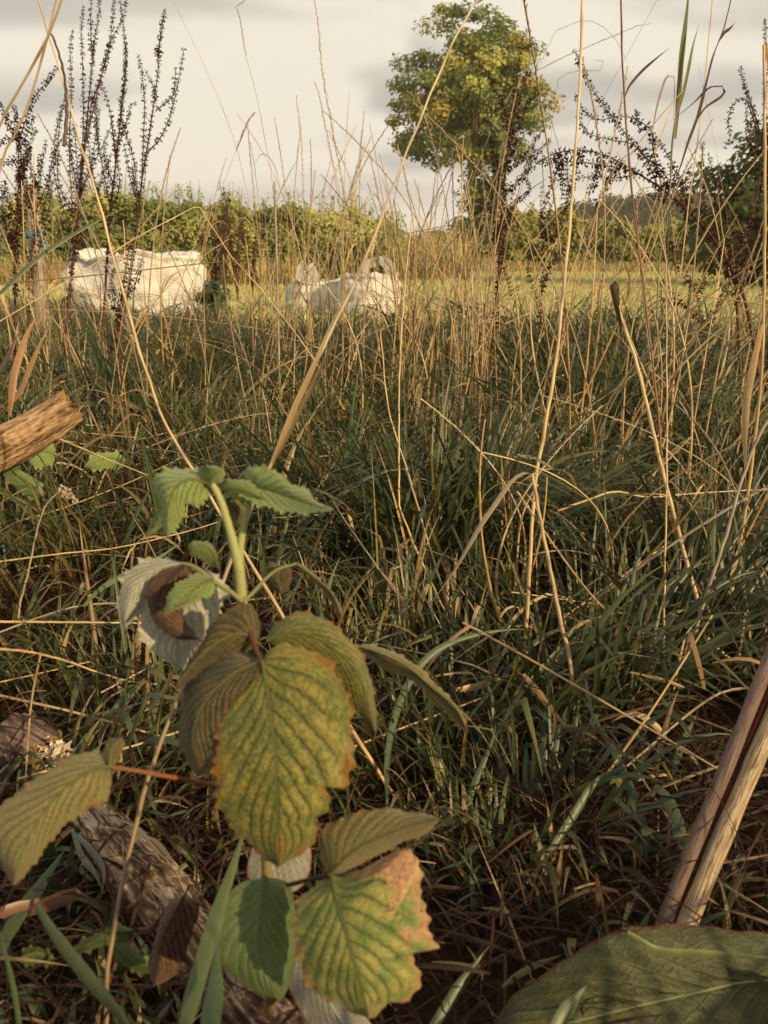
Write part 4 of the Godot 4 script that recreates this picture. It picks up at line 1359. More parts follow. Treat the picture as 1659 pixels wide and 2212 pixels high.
	stalk("slender straw lying slantwise under the young raspberry leaf", [50, 1124, 140, 1096, 277, 1043, 390, 990], 2.2, "gold", {"d0": 1.45, "d1": 1.6, "name": "fallen_straw", "category": "straw"})
	stalk("straw lying slantwise at the left above the rotten log", [-10, 1402, 60, 1408, 140, 1427, 210, 1452, 280, 1472, 340, 1478], 3.0, "tan", {"d0": 0.95, "d1": 1.0, "name": "fallen_straw", "category": "straw"})
	stalk("slanting straw over the tussock, its end broken", [1090, 700, 1180, 660, 1250, 633, 1300, 612], 2.4, "pale", {"d0": 2.0, "d1": 2.0, "name": "fallen_straw", "category": "straw"})
	stalk("slim pale straw leaning over the dark grass below the folded leaf", [1000, 1440, 985, 1420, 940, 1330, 915, 1280, 920, 1230], 2.2, "grey", {"blades": [[[925, 1262, 912, 1290, 905, 1320, 915, 1345], 0.0, 8.0, "pale", 0.8]]})
	# the stalk with the dry flower heads
	var fl := stalk("grey curved stalk topped by small white dried flower heads", [34, 1420, 38, 1363, 43, 1306, 60, 1240, 80, 1146, 97, 1096, 118, 1070, 134, 1061], 3.0, "grey", {"name": "dried_flower", "category": "flower", "thin": 0.55})
	for q in [[136, 1056, 0.007], [146, 1062, 0.0075], [142, 1070, 0.0065], [152, 1072, 0.006], [162, 1082, 0.0045]]:
		var hm := Mb.new()
		for k in 46:
			var dir := gauss().normalized()
			hm.bit(dir * float(q[2]) * 0.3, dir * float(q[2]) * 0.8, dir.cross(gauss()).normalized() * float(q[2]) * 0.22, vary(Color(0.55, 0.46, 0.34), 0.2))
		var h := obj("flower_head", hm.mesh(), M.dryblade, fl)
		var dd := depth(G(34, 1420))
		h.position = P(float(q[0]), float(q[1]), dd) - fl.position
	# the green slanting reed leaf near the left edge
	broad_blade("dark green slanting blade crossing before the fence post", [-60, 680, 0, 633, 67, 568, 133, 520, 187, 489, 240, 462, 290, 440], 0.95, 1.05, 5.5, Color(0.085, 0.11, 0.055), Color(0.12, 0.14, 0.06))
	# dead flat leaves at the left edge
	broad_blade("curled tan dead leaf standing at the left edge above the log", [20, 900, 28, 820, 45, 760, 62, 715, 78, 690, 82, 712], 1.3, 1.3, 11.0, Color(0.30, 0.17, 0.08), Color(0.42, 0.26, 0.13), 0.7, "dried_leaf")
	broad_blade("split tan dead leaf leaning at the left edge above the log", [5, 890, 40, 850, 62, 800, 88, 740, 110, 700], 1.32, 1.3, 8.0, Color(0.28, 0.16, 0.08), Color(0.40, 0.26, 0.14), 0.5, "dried_leaf")
	broad_blade("narrow tan dead leaf at the very left edge", [-20, 830, 0, 800, 30, 740, 40, 690], 1.35, 1.35, 6.0, Color(0.3, 0.18, 0.09), Color(0.42, 0.28, 0.15), 0.4, "dried_leaf")
	# random companions, each one an object
	var kinds := []
	for k in 7:
		var b := Node3D.new()
		var bend := [0.04, 0.12, 0.25, 0.45, 0.1, 0.18, 0.32][k] as float
		var pts := PackedVector3Array()
		for q in 20:
			var u := q / 19.0
			pts.append(Vector3(bend * u * u * u * 0.8 + sin(u * 5.0 + k) * 0.006, u, bend * 0.3 * u * u + cos(u * 4.0 + k) * 0.005))
		var c := straw(["pale", "tan", "pale", "tan", "gold", "grey", "pale"][k])
		obj("stem", stem_mesh(pts, 0.0024, 0.0011, c[0], c[1], 4, 5), M.straw, b)
		if k in [1, 2, 3, 5]:
			obj("seed_head", head_mesh(pts, 0.76, 0.009, 0.42, Color(0.42, 0.33, 0.21), 0.55), M.straw, b)
		if k in [0, 4, 6]:
			var s := pts[8 + k]
			var bp := smooth3([s, s + Vector3(0.02, 0.08, 0.01), s + Vector3(0.06, 0.12, 0.02), s + Vector3(0.10, 0.08, 0.03)], 14)
			obj("leaf_blade", blade_mesh(bp, 0.005, Vector3(0.3, 0, 1).normalized(), c[0], c[1], 0.9), M.dryblade, b)
		kinds.append(b)
	# [x0, x1, y0, y1, count, shortest, longest, label, group]
	for s in [[830, 1090, 800, 985, 92, 0.34, 0.95, "in the dense stand right of centre", "straws of the dense stand", 0.16],
			[540, 920, 770, 900, 48, 0.55, 1.12, "against the sky left of the tree", "fine stalks left of the tree", 0.14],
			[1090, 1680, 780, 1150, 85, 0.3, 1.0, "in the tangle below the arching dock", "stalks under the arching dock", 0.30],
			[-20, 460, 770, 960, 52, 0.35, 0.95, "among the dark left docks", "stalks among the left docks", 0.24],
			[520, 830, 830, 1000, 40, 0.25, 0.6, "in the grass below the sacks", "short stalks below the sacks", 0.25],
			[1080, 1640, 1100, 1420, 30, 0.16, 0.42, "in the grass under the tallest straw", "short straws at the right", 0.5]]:
		for k in int(s[4]):
			var kd := rng.randi() % 7
			var b: Node3D = kinds[kd].duplicate()
			b.name = numbered("grass_stalk")
			add_child(b)
			var g := G(rnd(s[0], s[1]), rnd(s[2], s[3]))
			b.position = g
			var l := rnd(s[5], s[6])
			var wd := rnd(0.85, 1.3)
			b.basis = Basis(Vector3(rnd(-1, 1), 0, rnd(-1, 1)).normalized(), minf(absf(rng.randfn()), 2.0) * float(s[9])) * Basis(Vector3.UP, rnd(0, TAU)).scaled(Vector3(wd, l, wd))
			var tip := b.basis * Vector3(0.2, 1, 0.1)
			var way := "leaning left" if tip.x < -0.10 * l else ("leaning right" if tip.x > 0.10 * l else ("leaning away" if tip.z < -0.12 * l else "upright"))
			var tall := (l - float(s[5])) / (float(s[6]) - float(s[5]))
			var long := "tall" if tall > 0.66 else ("middling" if tall > 0.33 else "short")
			tag(b, "%s %s %s stalk %s, %s" % [long, ["pale", "tan", "pale", "tan", "golden", "grey", "bleached"][kd], ["leafy", "feathery", "bowed feathery", "drooping feathery", "leafy", "slim feathery", "arched leafy"][kd], way, s[7]], "grass stalk", s[8])
	for k in 48:       # broken straws lying in the grass
		var b := MeshInstance3D.new()
		if k < 4:
			var pts := smooth3([Vector3(-0.14, 0, 0), Vector3(-0.03, 0.006 * k, 0.004 * k), Vector3(0.15, 0.004, 0.0)], 12, k % 2 == 0)
			var c := straw(["pale", "tan", "pale", "grey"][k])
			b.mesh = stem_mesh(pts, 0.0014, 0.0009, c[0], c[1], 3, 5)
			kinds.append(b.mesh)
		else:
			b.mesh = kinds[7 + k % 4]
		b.material_override = M.straw
		b.name = numbered("broken_straw")
		add_child(b)
		var at := Vector2(rnd(-20, 1680), rnd(850, 1750))
		var g := G(at.x, at.y)
		var by := "by the tan branch end" if at.x < 350 and at.y < 1150 else ("left of the raspberry shoot" if at.x < 430 else ("behind the raspberry shoot" if at.x < 800 else ("by the foot of the tallest straw" if at.x < 1200 and at.y > 1150 else ("beside the split branch" if at.x > 1350 and at.y > 1300 else "under the leaning straws"))))
		tag(b, "%s broken straw lying in the grass %s" % [["pale straight", "tan kinked", "bleached kinked", "grey bowed"][k % 4], by], "straw", "broken straws lying in the grass")
		b.position = g + Vector3(0, rnd(0.02, 0.12), 0)
		b.rotation = Vector3(rnd(-0.3, 0.3), rnd(0, TAU), rnd(-0.25, 0.25))
		b.scale = Vector3.ONE * rnd(0.6, 1.25)
	for k in 7: kinds[k].free()
	# long green blades that stand out
	var blue := Color(0.065, 0.095, 0.046)
	var deep := Color(0.055, 0.085, 0.035)
	broad_blade("long blue-green blade arching right beside the pointed raspberry leaf", [838, 1740, 838, 1640, 858, 1540, 900, 1450, 960, 1395, 1050, 1366, 1140, 1358], 0.80, 0.95, 8.0, blue, blue * 1.5)
	broad_blade("long green blade rising right to a bent tip below the folded straw", [1020, 1580, 1080, 1540, 1150, 1470, 1220, 1390, 1262, 1334, 1290, 1338], 0.95, 1.0, 7.0, deep, blue * 1.4, 0.6)
	broad_blade("blue-green pointed blade slanting down left in the dark grass", [1350, 1660, 1290, 1690, 1230, 1780, 1170, 1870, 1098, 1950], 0.78, 0.72, 8.0, blue, blue * 1.8)
	broad_blade("green blade bent level to the left with a yellow back", [1345, 1740, 1340, 1690, 1318, 1686, 1260, 1705, 1190, 1740], 0.80, 0.78, 8.0, Color(0.10, 0.12, 0.04), Color(0.2, 0.2, 0.07))
	broad_blade("wide green blade folded down beside the split branch", [1416, 1695, 1440, 1720, 1462, 1770, 1475, 1830, 1484, 1880], 0.80, 0.74, 13.0, blue, blue * 1.3)
	broad_blade("tall thin blade standing in the dark grass left of the branch", [1395, 1870, 1390, 1780, 1340, 1650, 1290, 1560, 1255, 1500], 0.76, 0.9, 8.0, deep * 1.2, deep)
	broad_blade("upright green blade in the dark grass under the far leaf tip", [990, 1860, 1010, 1740, 1060, 1610, 1072, 1560], 0.78, 0.85, 7.0, deep * 1.4, deep)
	broad_blade("short stiff blade cut off at the top in the dark grass", [1140, 1740, 1138, 1680, 1137, 1600], 0.85, 0.88, 8.0, deep * 1.3, blue * 1.6)
	broad_blade("stiff blade cut off at the top near the split branch", [1455, 1680, 1475, 1610, 1507, 1540], 0.9, 0.95, 9.0, deep * 1.3, blue * 1.6)
	broad_blade("broad dark blade lying in the left foreground gloom", [900, 2290, 960, 2190, 1010, 2110, 1060, 2040], 0.55, 0.60, 9.0, deep, deep * 0.9)
	broad_blade("green blade slanting up through the grass at the left", [140, 1650, 190, 1590, 250, 1530, 305, 1475, 350, 1430], 0.85, 0.98, 7.0, Color(0.10, 0.15, 0.05), Color(0.12, 0.17, 0.06))
	broad_blade("pale green blade beside the silvery leaf in the left grass", [180, 1310, 220, 1270, 280, 1235, 350, 1200, 398, 1165], 1.05, 1.2, 7.0, Color(0.12, 0.16, 0.07), Color(0.14, 0.19, 0.09))
	# blurred blades close to the lens
	broad_blade("wide blurred green blade rising right behind the lowest big leaf", [380, 2290, 425, 2120, 470, 1970, 500, 1880, 532, 1780], 0.40, 0.50, 9.0, Color(0.07, 0.10, 0.035), Color(0.14, 0.19, 0.08))
	broad_blade("blurred dark green blade slanting down from the left edge", [76, 1955, 120, 2030, 190, 2120, 260, 2200, 330, 2290], 0.46, 0.42, 8.0, Color(0.08, 0.10, 0.05), Color(0.06, 0.085, 0.035))
	broad_blade("wet blurred green blade at the bottom edge", [440, 2290, 455, 2180, 464, 2100, 468, 2030], 0.38, 0.44, 10.0, Color(0.05, 0.09, 0.03), Color(0.10, 0.15, 0.06))
	broad_blade("thin blurred green stem at the lower left corner", [50, 2290, 30, 2150, 5, 2040, -10, 1980], 0.42, 0.45, 3.0, Color(0.09, 0.12, 0.045), Color(0.08, 0.11, 0.04))
	broad_blade("broad blurred blade at the left edge below the pointed leaf", [0, 2060, 30, 1990, 80, 1920, 140, 1835], 0.6, 0.68, 11.0, Color(0.05, 0.07, 0.025), Color(0.08, 0.12, 0.045))
	broad_blade("brown flat dead leaf lying at the left edge of the rotten log", [-20, 1975, 60, 1968, 140, 1950, 210, 1925], 0.62, 0.66, 14.0, Color(0.20, 0.11, 0.07), Color(0.24, 0.14, 0.09), 0.5, "dried_leaf")
	broad_blade("dry tan leaf blade lying on the grass below the tallest straw", [985, 1490, 1030, 1485, 1075, 1470, 1115, 1455], 0.95, 0.98, 9.0, Color(0.40, 0.27, 0.14), Color(0.5, 0.38, 0.22), 0.9, "dried_leaf")
	broad_blade("tan leaf blade pointing down right below the tallest straw", [1130, 1455, 1165, 1500, 1200, 1545, 1232, 1580], 0.95, 0.9, 8.0, Color(0.46, 0.31, 0.15), Color(0.42, 0.29, 0.15), 0.3, "dried_leaf")
	broad_blade("pale curved leaf blade at the knee of the upright straw", [1440, 1600, 1420, 1570, 1385, 1545, 1350, 1545, 1320, 1560], 0.9, 0.9, 7.0, Color(0.48, 0.36, 0.2), Color(0.42, 0.30, 0.16), 0.9, "dried_leaf")
	broad_blade("pale straw leaf leaning in the litter left of the big dock leaf", [1085, 2135, 1120, 2110, 1165, 2085, 1215, 2062], 0.6, 0.62, 6.0, Color(0.42, 0.33, 0.2), Color(0.36, 0.26, 0.15), 0.3, "dried_leaf")


func rough_log(called: String, label: String, f: Array, d0: float, d1: float, radii: Array, mat: Material, sd: int, hump := 0.10) -> Node3D:
	var axis := line3(f, d0, d1)
	var pts := smooth3(axis, 40)
	var nz := noise(1.0, sd, 4)
	var o := thing(called, label, "log", "", pts[0])
	var rows := []
	var uvs := []
	var cols := []
	var u := Vector3.ZERO
	var run := 0.0
	var sides := 40
	var ends := []
	for k in 40:
		var tg := (pts[mini(k + 1, 39)] - pts[maxi(k - 1, 0)]).normalized()
		if k == 0: u = tg.cross(Vector3(0.1, 0.9, 0.3)).normalized()
		else:
			u = (u - tg * u.dot(tg)).normalized()
			run += pts[k].distance_to(pts[k - 1])
		var w := tg.cross(u)
		var x := k / 39.0 * (radii.size() - 1)
		var q := mini(int(x), radii.size() - 2)
		var rad: float = lerpf(radii[q], radii[q + 1], x - q)
		var row := []
		var ur := []
		var cr := []
		for s in sides + 1:
			var a := TAU * (s % sides) / sides
			var dir := u * cos(a) + w * sin(a)
			var bump := 1.0 + hump * 1.6 * nz.get_noise_3d(cos(a) * 0.8, run * 6.0, sin(a) * 0.8) + hump * nz.get_noise_3d(cos(a) * 3.2, run * 9.0, sin(a) * 3.2)
			var p := pts[k] + dir * rad * bump - o.position
			if k == 39: p += tg * nz.get_noise_3d(cos(a) * 4.0, 3.0, sin(a) * 4.0) * rad * 0.7
			row.append(p)
			ur.append(Vector2(float(s) / sides, run * 3.0))
			cr.append(Color.WHITE)
		rows.append(row); uvs.append(ur); cols.append(cr)
		if k == 0 or k == 39: ends.append([row, pts[k] - o.position])
	var mb := Mb.new()
	mb.grid(rows, uvs, cols)
	obj("wood", mb.mesh(), mat, o)
	var em := Mb.new()
	for e in ends:
		for s in sides:
			em.raw(e[1], e[0][s], e[0][s + 1], vary(Color(0.22, 0.13, 0.07), 0.2))
	obj("cut_end", em.mesh(), M.bark, o)
	return o

func build_wood() -> void:
	var m1 := wood_material(Color(0.11, 0.058, 0.028), Color(0.28, 0.175, 0.09), Color(0.42, 0.29, 0.165), 5, 0.35)
	rough_log("log_end", "end of a weathered tan branch poking in from the left over the grass", [-560, 1245, -300, 1125, -60, 1000, 40, 950, 100, 915, 152, 880], 1.08, 1.22, [0.040, 0.039, 0.037, 0.034, 0.030, 0.026], m1, 17, 0.07)
	var m2 := wood_material(Color(0.035, 0.018, 0.010), Color(0.13, 0.078, 0.045), Color(0.36, 0.28, 0.20), 33, 0.5)
	var lg := rough_log("rotten_log", "rotten grey-brown log with peeling splinters lying below the left raspberry leaf", [170, 1725, 230, 1800, 300, 1890, 380, 1990, 450, 2080, 540, 2190, 640, 2300], 0.79, 0.545, [0.017, 0.024, 0.027, 0.025, 0.024, 0.022], m2, 29, 0.2)
	for s in [[260, 1770, 300, 1790, 330, 1830, 372, 1868], [300, 1800, 335, 1815, 365, 1850, 392, 1890], [225, 1900, 190, 1860, 170, 1830, 160, 1815], [330, 1860, 350, 1885, 370, 1905, 380, 1930], [290, 1905, 320, 1940, 345, 1975, 362, 1990], [250, 1760, 230, 1740, 215, 1735, 205, 1742], [310, 1850, 322, 1842, 338, 1846, 345, 1860]]:
		var pts := smooth3(line3(s, 0.705, 0.665), 14)
		for k in 14: pts[k] -= lg.position
		obj("splinter", blade_mesh(pts, 0.0028, rgt, Color(0.36, 0.27, 0.17), Color(0.55, 0.44, 0.29), 0.8), M.dryblade, lg)
	for s in [[155, 1790, 175, 1850, 205, 1890, 225, 1930], [160, 1800, 190, 1830, 222, 1880, 218, 1940]]:
		var pts := smooth3(line3(s, 0.68, 0.66), 14)
		for k in 14: pts[k] -= lg.position
		obj("bark_strip", blade_mesh(pts, 0.005, rgt, Color(0.22, 0.26, 0.22), Color(0.2, 0.15, 0.11), 0.5), M.dryblade, lg)
	var tf := Mb.new()
	for k in 170:
		var u := rng.randf()
		var px := lerpf(190, 470, u) + rnd(-6, 48)
		var p := P(px, lerpf(1745, 2090, u) + rnd(-20, 20), lerpf(0.735, 0.60, u)) - lg.position
		var al := (P(540, 2190, 0.58) - P(200, 1770, 0.77)).normalized() + gauss() * 0.28
		tf.bit(p, al * rnd(0.006, 0.026), al.cross(fwd).normalized() * rnd(0.0004, 0.0011), vary(Color(0.50, 0.40, 0.27) if rng.randf() < 0.6 else Color(0.12, 0.07, 0.04), 0.25))
	var tfo := obj("torn_fibres", tf.mesh(), M.dryblade, lg)
	tfo.set_meta("kind", "stuff")
	# the chunk with a torn white end
	var m3 := wood_material(Color(0.05, 0.028, 0.022), Color(0.13, 0.085, 0.07), Color(0.22, 0.16, 0.13), 47, 0.35)
	var ck := rough_log("bark_chunk", "dark purplish chunk of wood with a torn white end at the left", [18, 1590, 45, 1605, 72, 1618, 104, 1632], 0.88, 0.86, [0.026, 0.028, 0.027, 0.022], m3, 53, 0.14)
	var wt := Mb.new()
	for k in 120:
		var p := P(rnd(96, 140), rnd(1612, 1645), 0.845) - ck.position + gauss() * 0.004
		wt.bit(p, gauss() * 0.006, gauss() * 0.0022, vary(Color(0.62, 0.52, 0.37), 0.2))
	var wo := obj("torn_fibres", wt.mesh(), M.dryblade, ck)
	wo.set_meta("kind", "stuff")
	# the split branch at the right
	var m4 := wood_material(Color(0.075, 0.035, 0.022), Color(0.32, 0.235, 0.145), Color(0.43, 0.345, 0.225), 61, 0.1, 0.8, 0.4)
	var m5 := wood_material(Color(0.06, 0.03, 0.022), Color(0.15, 0.105, 0.09), Color(0.20, 0.145, 0.125), 71, 0.1, 0.7, 0.4)  # greyer tones put the shaded left side of the branch into colour
	var sb := thing("split_branch", "pale speckled branch split along a dark groove leaning at the right", "branch", "", G(1440, 2010))
	var dk := Mb.new()
	var d0 := depth(G(1440, 2010)) * 0.93
	var parts := [["pale_half", [1465, 2040, 1543, 1850, 1631, 1642, 1713, 1446, 1793, 1255], m4, 0.0078, 0.0], ["grey_half", [1417, 2040, 1489, 1850, 1575, 1642, 1653, 1446, 1727, 1255], m5, 0.0060, 0.003]]
	for q in parts:
		var pts := smooth3(line3(q[1], d0 + q[4], d0 * 1.16 + q[4]), 24)
		var rr := PackedFloat32Array()
		var cc := PackedColorArray()
		for k in 24:
			pts[k] -= sb.position
			rr.append(float(q[3]) * (1.0 + 0.04 * sin(k * 1.3)))
			cc.append(Color.WHITE)
		var mb := Mb.new()
		mb.tube(pts, rr, 20, cc, true)
		obj(q[0], mb.mesh(), q[2], sb)
	var gp := smooth3(line3([1439, 2040, 1514, 1850, 1601, 1642, 1681, 1446, 1758, 1255], d0 + 0.004, d0 * 1.16 + 0.004), 24)
	var gr := PackedFloat32Array()
	var gc := PackedColorArray()
	for k in 24:
		gp[k] -= sb.position
		gr.append(0.0046)
		gc.append(Color(0.05, 0.018, 0.01))
	dk.tube(gp, gr, 8, gc)
	obj("dark_groove", dk.mesh(), M.bark, sb)


func build_raspberry() -> void:
	var o := thing("raspberry_shoot", "young raspberry shoot with green top leaves and large yellowing lower leaves", "raspberry plant", "", G(590, 2330))
	var w := func(n: Node3D) -> void: n.position -= o.position
	var sg := Color(0.33, 0.35, 0.145)
	var sr := Color(0.12, 0.045, 0.025)
	var parts := []
	parts.append(petiole("stem", o, [592, 2330, 584, 2150, 578, 1950, 572, 1750, 560, 1560, 540, 1420, 524, 1310, 516, 1220], 0.58, 0.485, 0.0036, 0.0032, sr, sg))
	parts.append(petiole("leaf_stalk", o, [517, 1230, 508, 1190, 492, 1130, 476, 1080, 458, 1046, 446, 1040], 0.485, 0.475, 0.0032, 0.0019, sg, sg * 1.05))
	parts.append(petiole("leaf_stalk", o, [516, 1225, 519, 1180, 528, 1130, 538, 1095, 543, 1060], 0.485, 0.48, 0.0027, 0.0016, sg, sg))
	parts.append(petiole("leaf_stalk", o, [524, 1300, 500, 1280, 470, 1262, 440, 1238, 415, 1222, 390, 1217], 0.485, 0.50, 0.0016, 0.001, sg * 0.8, sg * 0.7))
	parts.append(petiole("leaf_stalk", o, [524, 1300, 545, 1282, 570, 1254, 600, 1230, 640, 1218], 0.485, 0.53, 0.0013, 0.0008, sg * 0.6, sg * 0.5))
	parts.append(petiole("leaf_stalk", o, [530, 1330, 545, 1380, 556, 1410, 566, 1428], 0.478, 0.45, 0.0018, 0.0014, sr * 0.8, sr * 0.9))
	parts.append(petiole("leaf_stalk", o, [560, 1740, 500, 1705, 430, 1690, 350, 1675, 290, 1664, 237, 1657], 0.50, 0.43, 0.0016, 0.0012, Color(0.30, 0.07, 0.035), Color(0.2, 0.09, 0.04)))
	parts.append(petiole("leaf_stalk", o, [580, 1915, 620, 1912, 660, 1902, 713, 1889], 0.55, 0.44, 0.0016, 0.0012, sr, Color(0.06, 0.035, 0.02)))
	parts.append(petiole("leaf_stalk", o, [566, 1350, 640, 1370, 710, 1385, 772, 1395], 0.50, 0.55, 0.0012, 0.0008, sr, sg * 0.6))
	# young green leaves at the top
	parts.append(leaf("leaf", o, [446, 1044, 410, 1036, 378, 1056, 362, 1105, 361, 1163], [425, 1014, 385, 1012, 345, 1018, 332, 1040, 345, 1090, 353, 1140], [452, 1075, 428, 1092, 402, 1092, 396, 1120, 378, 1145], 0.475, 0.455, 0.022, 0.006, 2, {"teeth": 12.0, "amp": 13.0, "label": "young green leaflet hanging at the top left of the shoot"}))
	parts.append(leaf("leaf", o, [436, 1055, 395, 1085, 355, 1110, 330, 1135, 314, 1163], [410, 1060, 365, 1090, 335, 1115], [420, 1080, 375, 1115, 345, 1140], 0.485, 0.495, 0.004, 0.006, 2, {"teeth": 9.0, "amp": 5.0}))
	parts.append(leaf("leaf", o, [452, 1050, 458, 1032, 464, 1018, 440, 1006], [435, 1035, 428, 1018, 432, 1008], [478, 1040, 488, 1020, 470, 1008], 0.472, 0.468, 0.008, 0.008, 2, {"teeth": 6.0, "amp": 5.0, "rows": 40}))
	parts.append(leaf("leaf", o, [543, 1052, 580, 1058, 620, 1072, 665, 1088, 721, 1101], [528, 1030, 534, 1008, 560, 1008, 594, 1014, 622, 1040, 664, 1056, 680, 1080], [520, 1070, 545, 1086, 580, 1098, 620, 1107, 665, 1110], 0.48, 0.43, 0.016, -0.004, 2, {"teeth": 14.0, "amp": 13.0, "label": "young green leaflet pointing right at the top of the shoot"}))
	parts.append(leaf("leaf", o, [480, 1056, 508, 1056, 535, 1064, 570, 1078], [492, 1036, 520, 1036, 550, 1046], [490, 1070, 515, 1080, 545, 1086], 0.478, 0.462, 0.008, 0.004, 2, {"teeth": 8.0, "amp": 6.0, "rows": 44}))
	parts.append(leaf("leaf", o, [492, 1082, 508, 1100, 518, 1120, 522, 1140], [482, 1095, 492, 1118, 508, 1136], [515, 1082, 530, 1100, 530, 1125], 0.50, 0.51, 0.004, 0.004, 9, {"teeth": 7.0, "amp": 4.0, "rows": 40}))
	# small leaves on the stem
	parts.append(leaf("leaf", o, [470, 1226, 462, 1200, 445, 1182, 420, 1180, 406, 1184], [455, 1222, 430, 1205, 412, 1198], [472, 1200, 458, 1176, 430, 1168, 412, 1172], 0.49, 0.478, 0.006, 0.012, 2, {"teeth": 8.0, "amp": 4.0, "rows": 44}))
	parts.append(leaf("leaf", o, [461, 1252, 435, 1262, 405, 1285, 378, 1305, 352, 1331], [440, 1240, 415, 1242, 380, 1262, 366, 1280, 358, 1305], [462, 1282, 432, 1296, 398, 1308, 372, 1322], 0.484, 0.462, 0.008, 0.004, 2, {"teeth": 14.0, "amp": 6.0, "label": "small green leaflet in front of the silvery leaf"}))
	# the old leaf showing its silvery back
	parts.append(leaf("leaf", o, [440, 1228, 405, 1300, 385, 1370, 382, 1453], [385, 1222, 318, 1275, 300, 1335, 312, 1390, 345, 1418, 365, 1432], [490, 1262, 480, 1312, 448, 1362, 420, 1400, 396, 1436], 0.505, 0.515, -0.006, 0.008, 3, {"teeth": 15.0, "amp": 14.0, "label": "silvery underside of an old leaf hanging at the left", "ribcol": Color(0.34, 0.33, 0.24)}))
	parts.append(leaf("leaf", o, [392, 1217, 330, 1234, 285, 1285, 268, 1358], [345, 1204, 300, 1214, 266, 1248, 257, 1290, 258, 1330], [370, 1244, 332, 1285, 305, 1320, 282, 1348], 0.500, 0.495, 0.006, 0.010, 3, {"teeth": 13.0, "amp": 13.0, "ribcol": Color(0.34, 0.33, 0.24)}))
	parts.append(leaf("leaf", o, [398, 1222, 350, 1270, 345, 1325, 385, 1368, 432, 1382], [372, 1225, 325, 1255, 318, 1300, 335, 1345, 375, 1378], [425, 1240, 400, 1290, 395, 1330, 415, 1362], 0.492, 0.488, 0.004, 0.012, 8, {"teeth": 12.0, "amp": 4.0, "label": "dark brown folded leaflet against the silvery leaf", "ribcol": Color(0.05, 0.03, 0.02)}))
	# withered small leaves right of the stem
	parts.append(leaf("leaf", o, [606, 1222, 600, 1245, 606, 1270, 604, 1282], [580, 1215, 572, 1240, 582, 1265, 596, 1280], [628, 1225, 630, 1250, 622, 1272], 0.53, 0.52, 0.006, 0.006, 1, {"teeth": 9.0, "amp": 5.0, "rows": 44}))
	parts.append(leaf("leaf", o, [637, 1216, 677, 1246, 718, 1284, 740, 1338], [660, 1224, 700, 1260, 732, 1300], [652, 1234, 690, 1268, 722, 1310], 0.53, 0.52, 0.012, 0.016, 9, {"teeth": 12.0, "amp": 4.0}))
	# the big lower leaf and its leaflets
	parts.append(leaf("leaf", o, [562, 1392, 520, 1368, 470, 1388, 420, 1430, 376, 1491], [560, 1340, 545, 1308, 510, 1306, 470, 1336, 430, 1395, 395, 1450], [545, 1420, 500, 1420, 450, 1440, 405, 1475], 0.468, 0.455, 0.010, 0.004, 1, {"teeth": 14.0, "amp": 6.0}))
	parts.append(leaf("leaf", o, [576, 1384, 645, 1366, 726, 1404, 781, 1472, 810, 1582], [590, 1352, 640, 1322, 700, 1336, 740, 1366, 780, 1410, 802, 1470, 813, 1540], [625, 1408, 700, 1440, 740, 1485, 765, 1525, 796, 1570], 0.462, 0.452, 0.012, 0.004, 0, {"teeth": 17.0, "amp": 9.0, "label": "sunlit yellow-green leaflet behind the largest leaf at its right"}))
	parts.append(leaf("leaf", o, [564, 1428, 500, 1458, 440, 1520, 416, 1600, 436, 1676], [510, 1400, 440, 1432, 400, 1475, 387, 1545, 389, 1605, 414, 1662], [556, 1460, 506, 1510, 480, 1566, 466, 1636, 454, 1676], 0.448, 0.440, 0.026, -0.004, 1, {"teeth": 17.0, "amp": 8.0, "label": "brownish left lobe of the largest leaf, shade put into its colour"}))
	parts.append(leaf("leaf", o, [566, 1428, 577, 1500, 589, 1591, 594, 1650, 598, 1724, 601, 1800, 602, 1874], [530, 1462, 498, 1510, 476, 1566, 463, 1649, 471, 1735, 500, 1785, 540, 1826, 575, 1858], [590, 1398, 640, 1394, 706, 1424, 738, 1472, 757, 1530, 763, 1590, 760, 1645, 751, 1706, 722, 1668, 704, 1664, 710, 1742, 684, 1768, 686, 1808, 655, 1840], 0.446, 0.425, 0.010, 0.010, 0, {"rows": 132, "teeth": 21.0, "amp": 15.0, "bow": -0.012, "label": "largest raspberry leaf, yellow between green veins with a rusty margin"}))
	# the narrow leaf reaching right
	parts.append(leaf("leaf", o, [772, 1395, 820, 1410, 880, 1440, 932, 1484, 985, 1530, 1012, 1586], [800, 1392, 850, 1408, 905, 1440, 950, 1486, 995, 1535], [800, 1424, 838, 1450, 890, 1470, 926, 1500, 975, 1555], 0.55, 0.56, 0.010, 0.018, 9, {"teeth": 15.0, "amp": 7.0, "label": "narrow folded leaf reaching right over the dark grass"}))
	# the spotted lowest leaf
	parts.append(leaf("leaf", o, [715, 1888, 753, 1846, 795, 1818, 850, 1795, 900, 1780, 950, 1768], [694, 1860, 688, 1812, 706, 1784, 760, 1758, 832, 1745, 872, 1752, 910, 1756], [745, 1888, 800, 1858, 840, 1836, 880, 1816, 922, 1802], 0.44, 0.425, 0.010, 0.008, 9, {"teeth": 14.0, "amp": 7.0, "label": "greenish upper leaflet of the lowest leaf pointing right"}))
	parts.append(leaf("leaf", o, [715, 1889, 727, 1950, 745, 2010, 764, 2080, 782, 2145, 798, 2200], [690, 1905, 642, 1948, 635, 2000, 638, 2050, 655, 2105, 684, 2150, 725, 2168, 765, 2190], [770, 1882, 830, 1852, 885, 1832, 906, 1880, 914, 1945, 930, 2010, 945, 2048, 895, 2060, 908, 2115, 880, 2165, 840, 2162, 815, 2195], 0.44, 0.41, 0.014, 0.012, 4, {"rows": 110, "teeth": 21.0, "amp": 12.0, "bow": -0.012, "label": "lowest leaf, mottled yellow-green with a large pinkish brown patch"}))
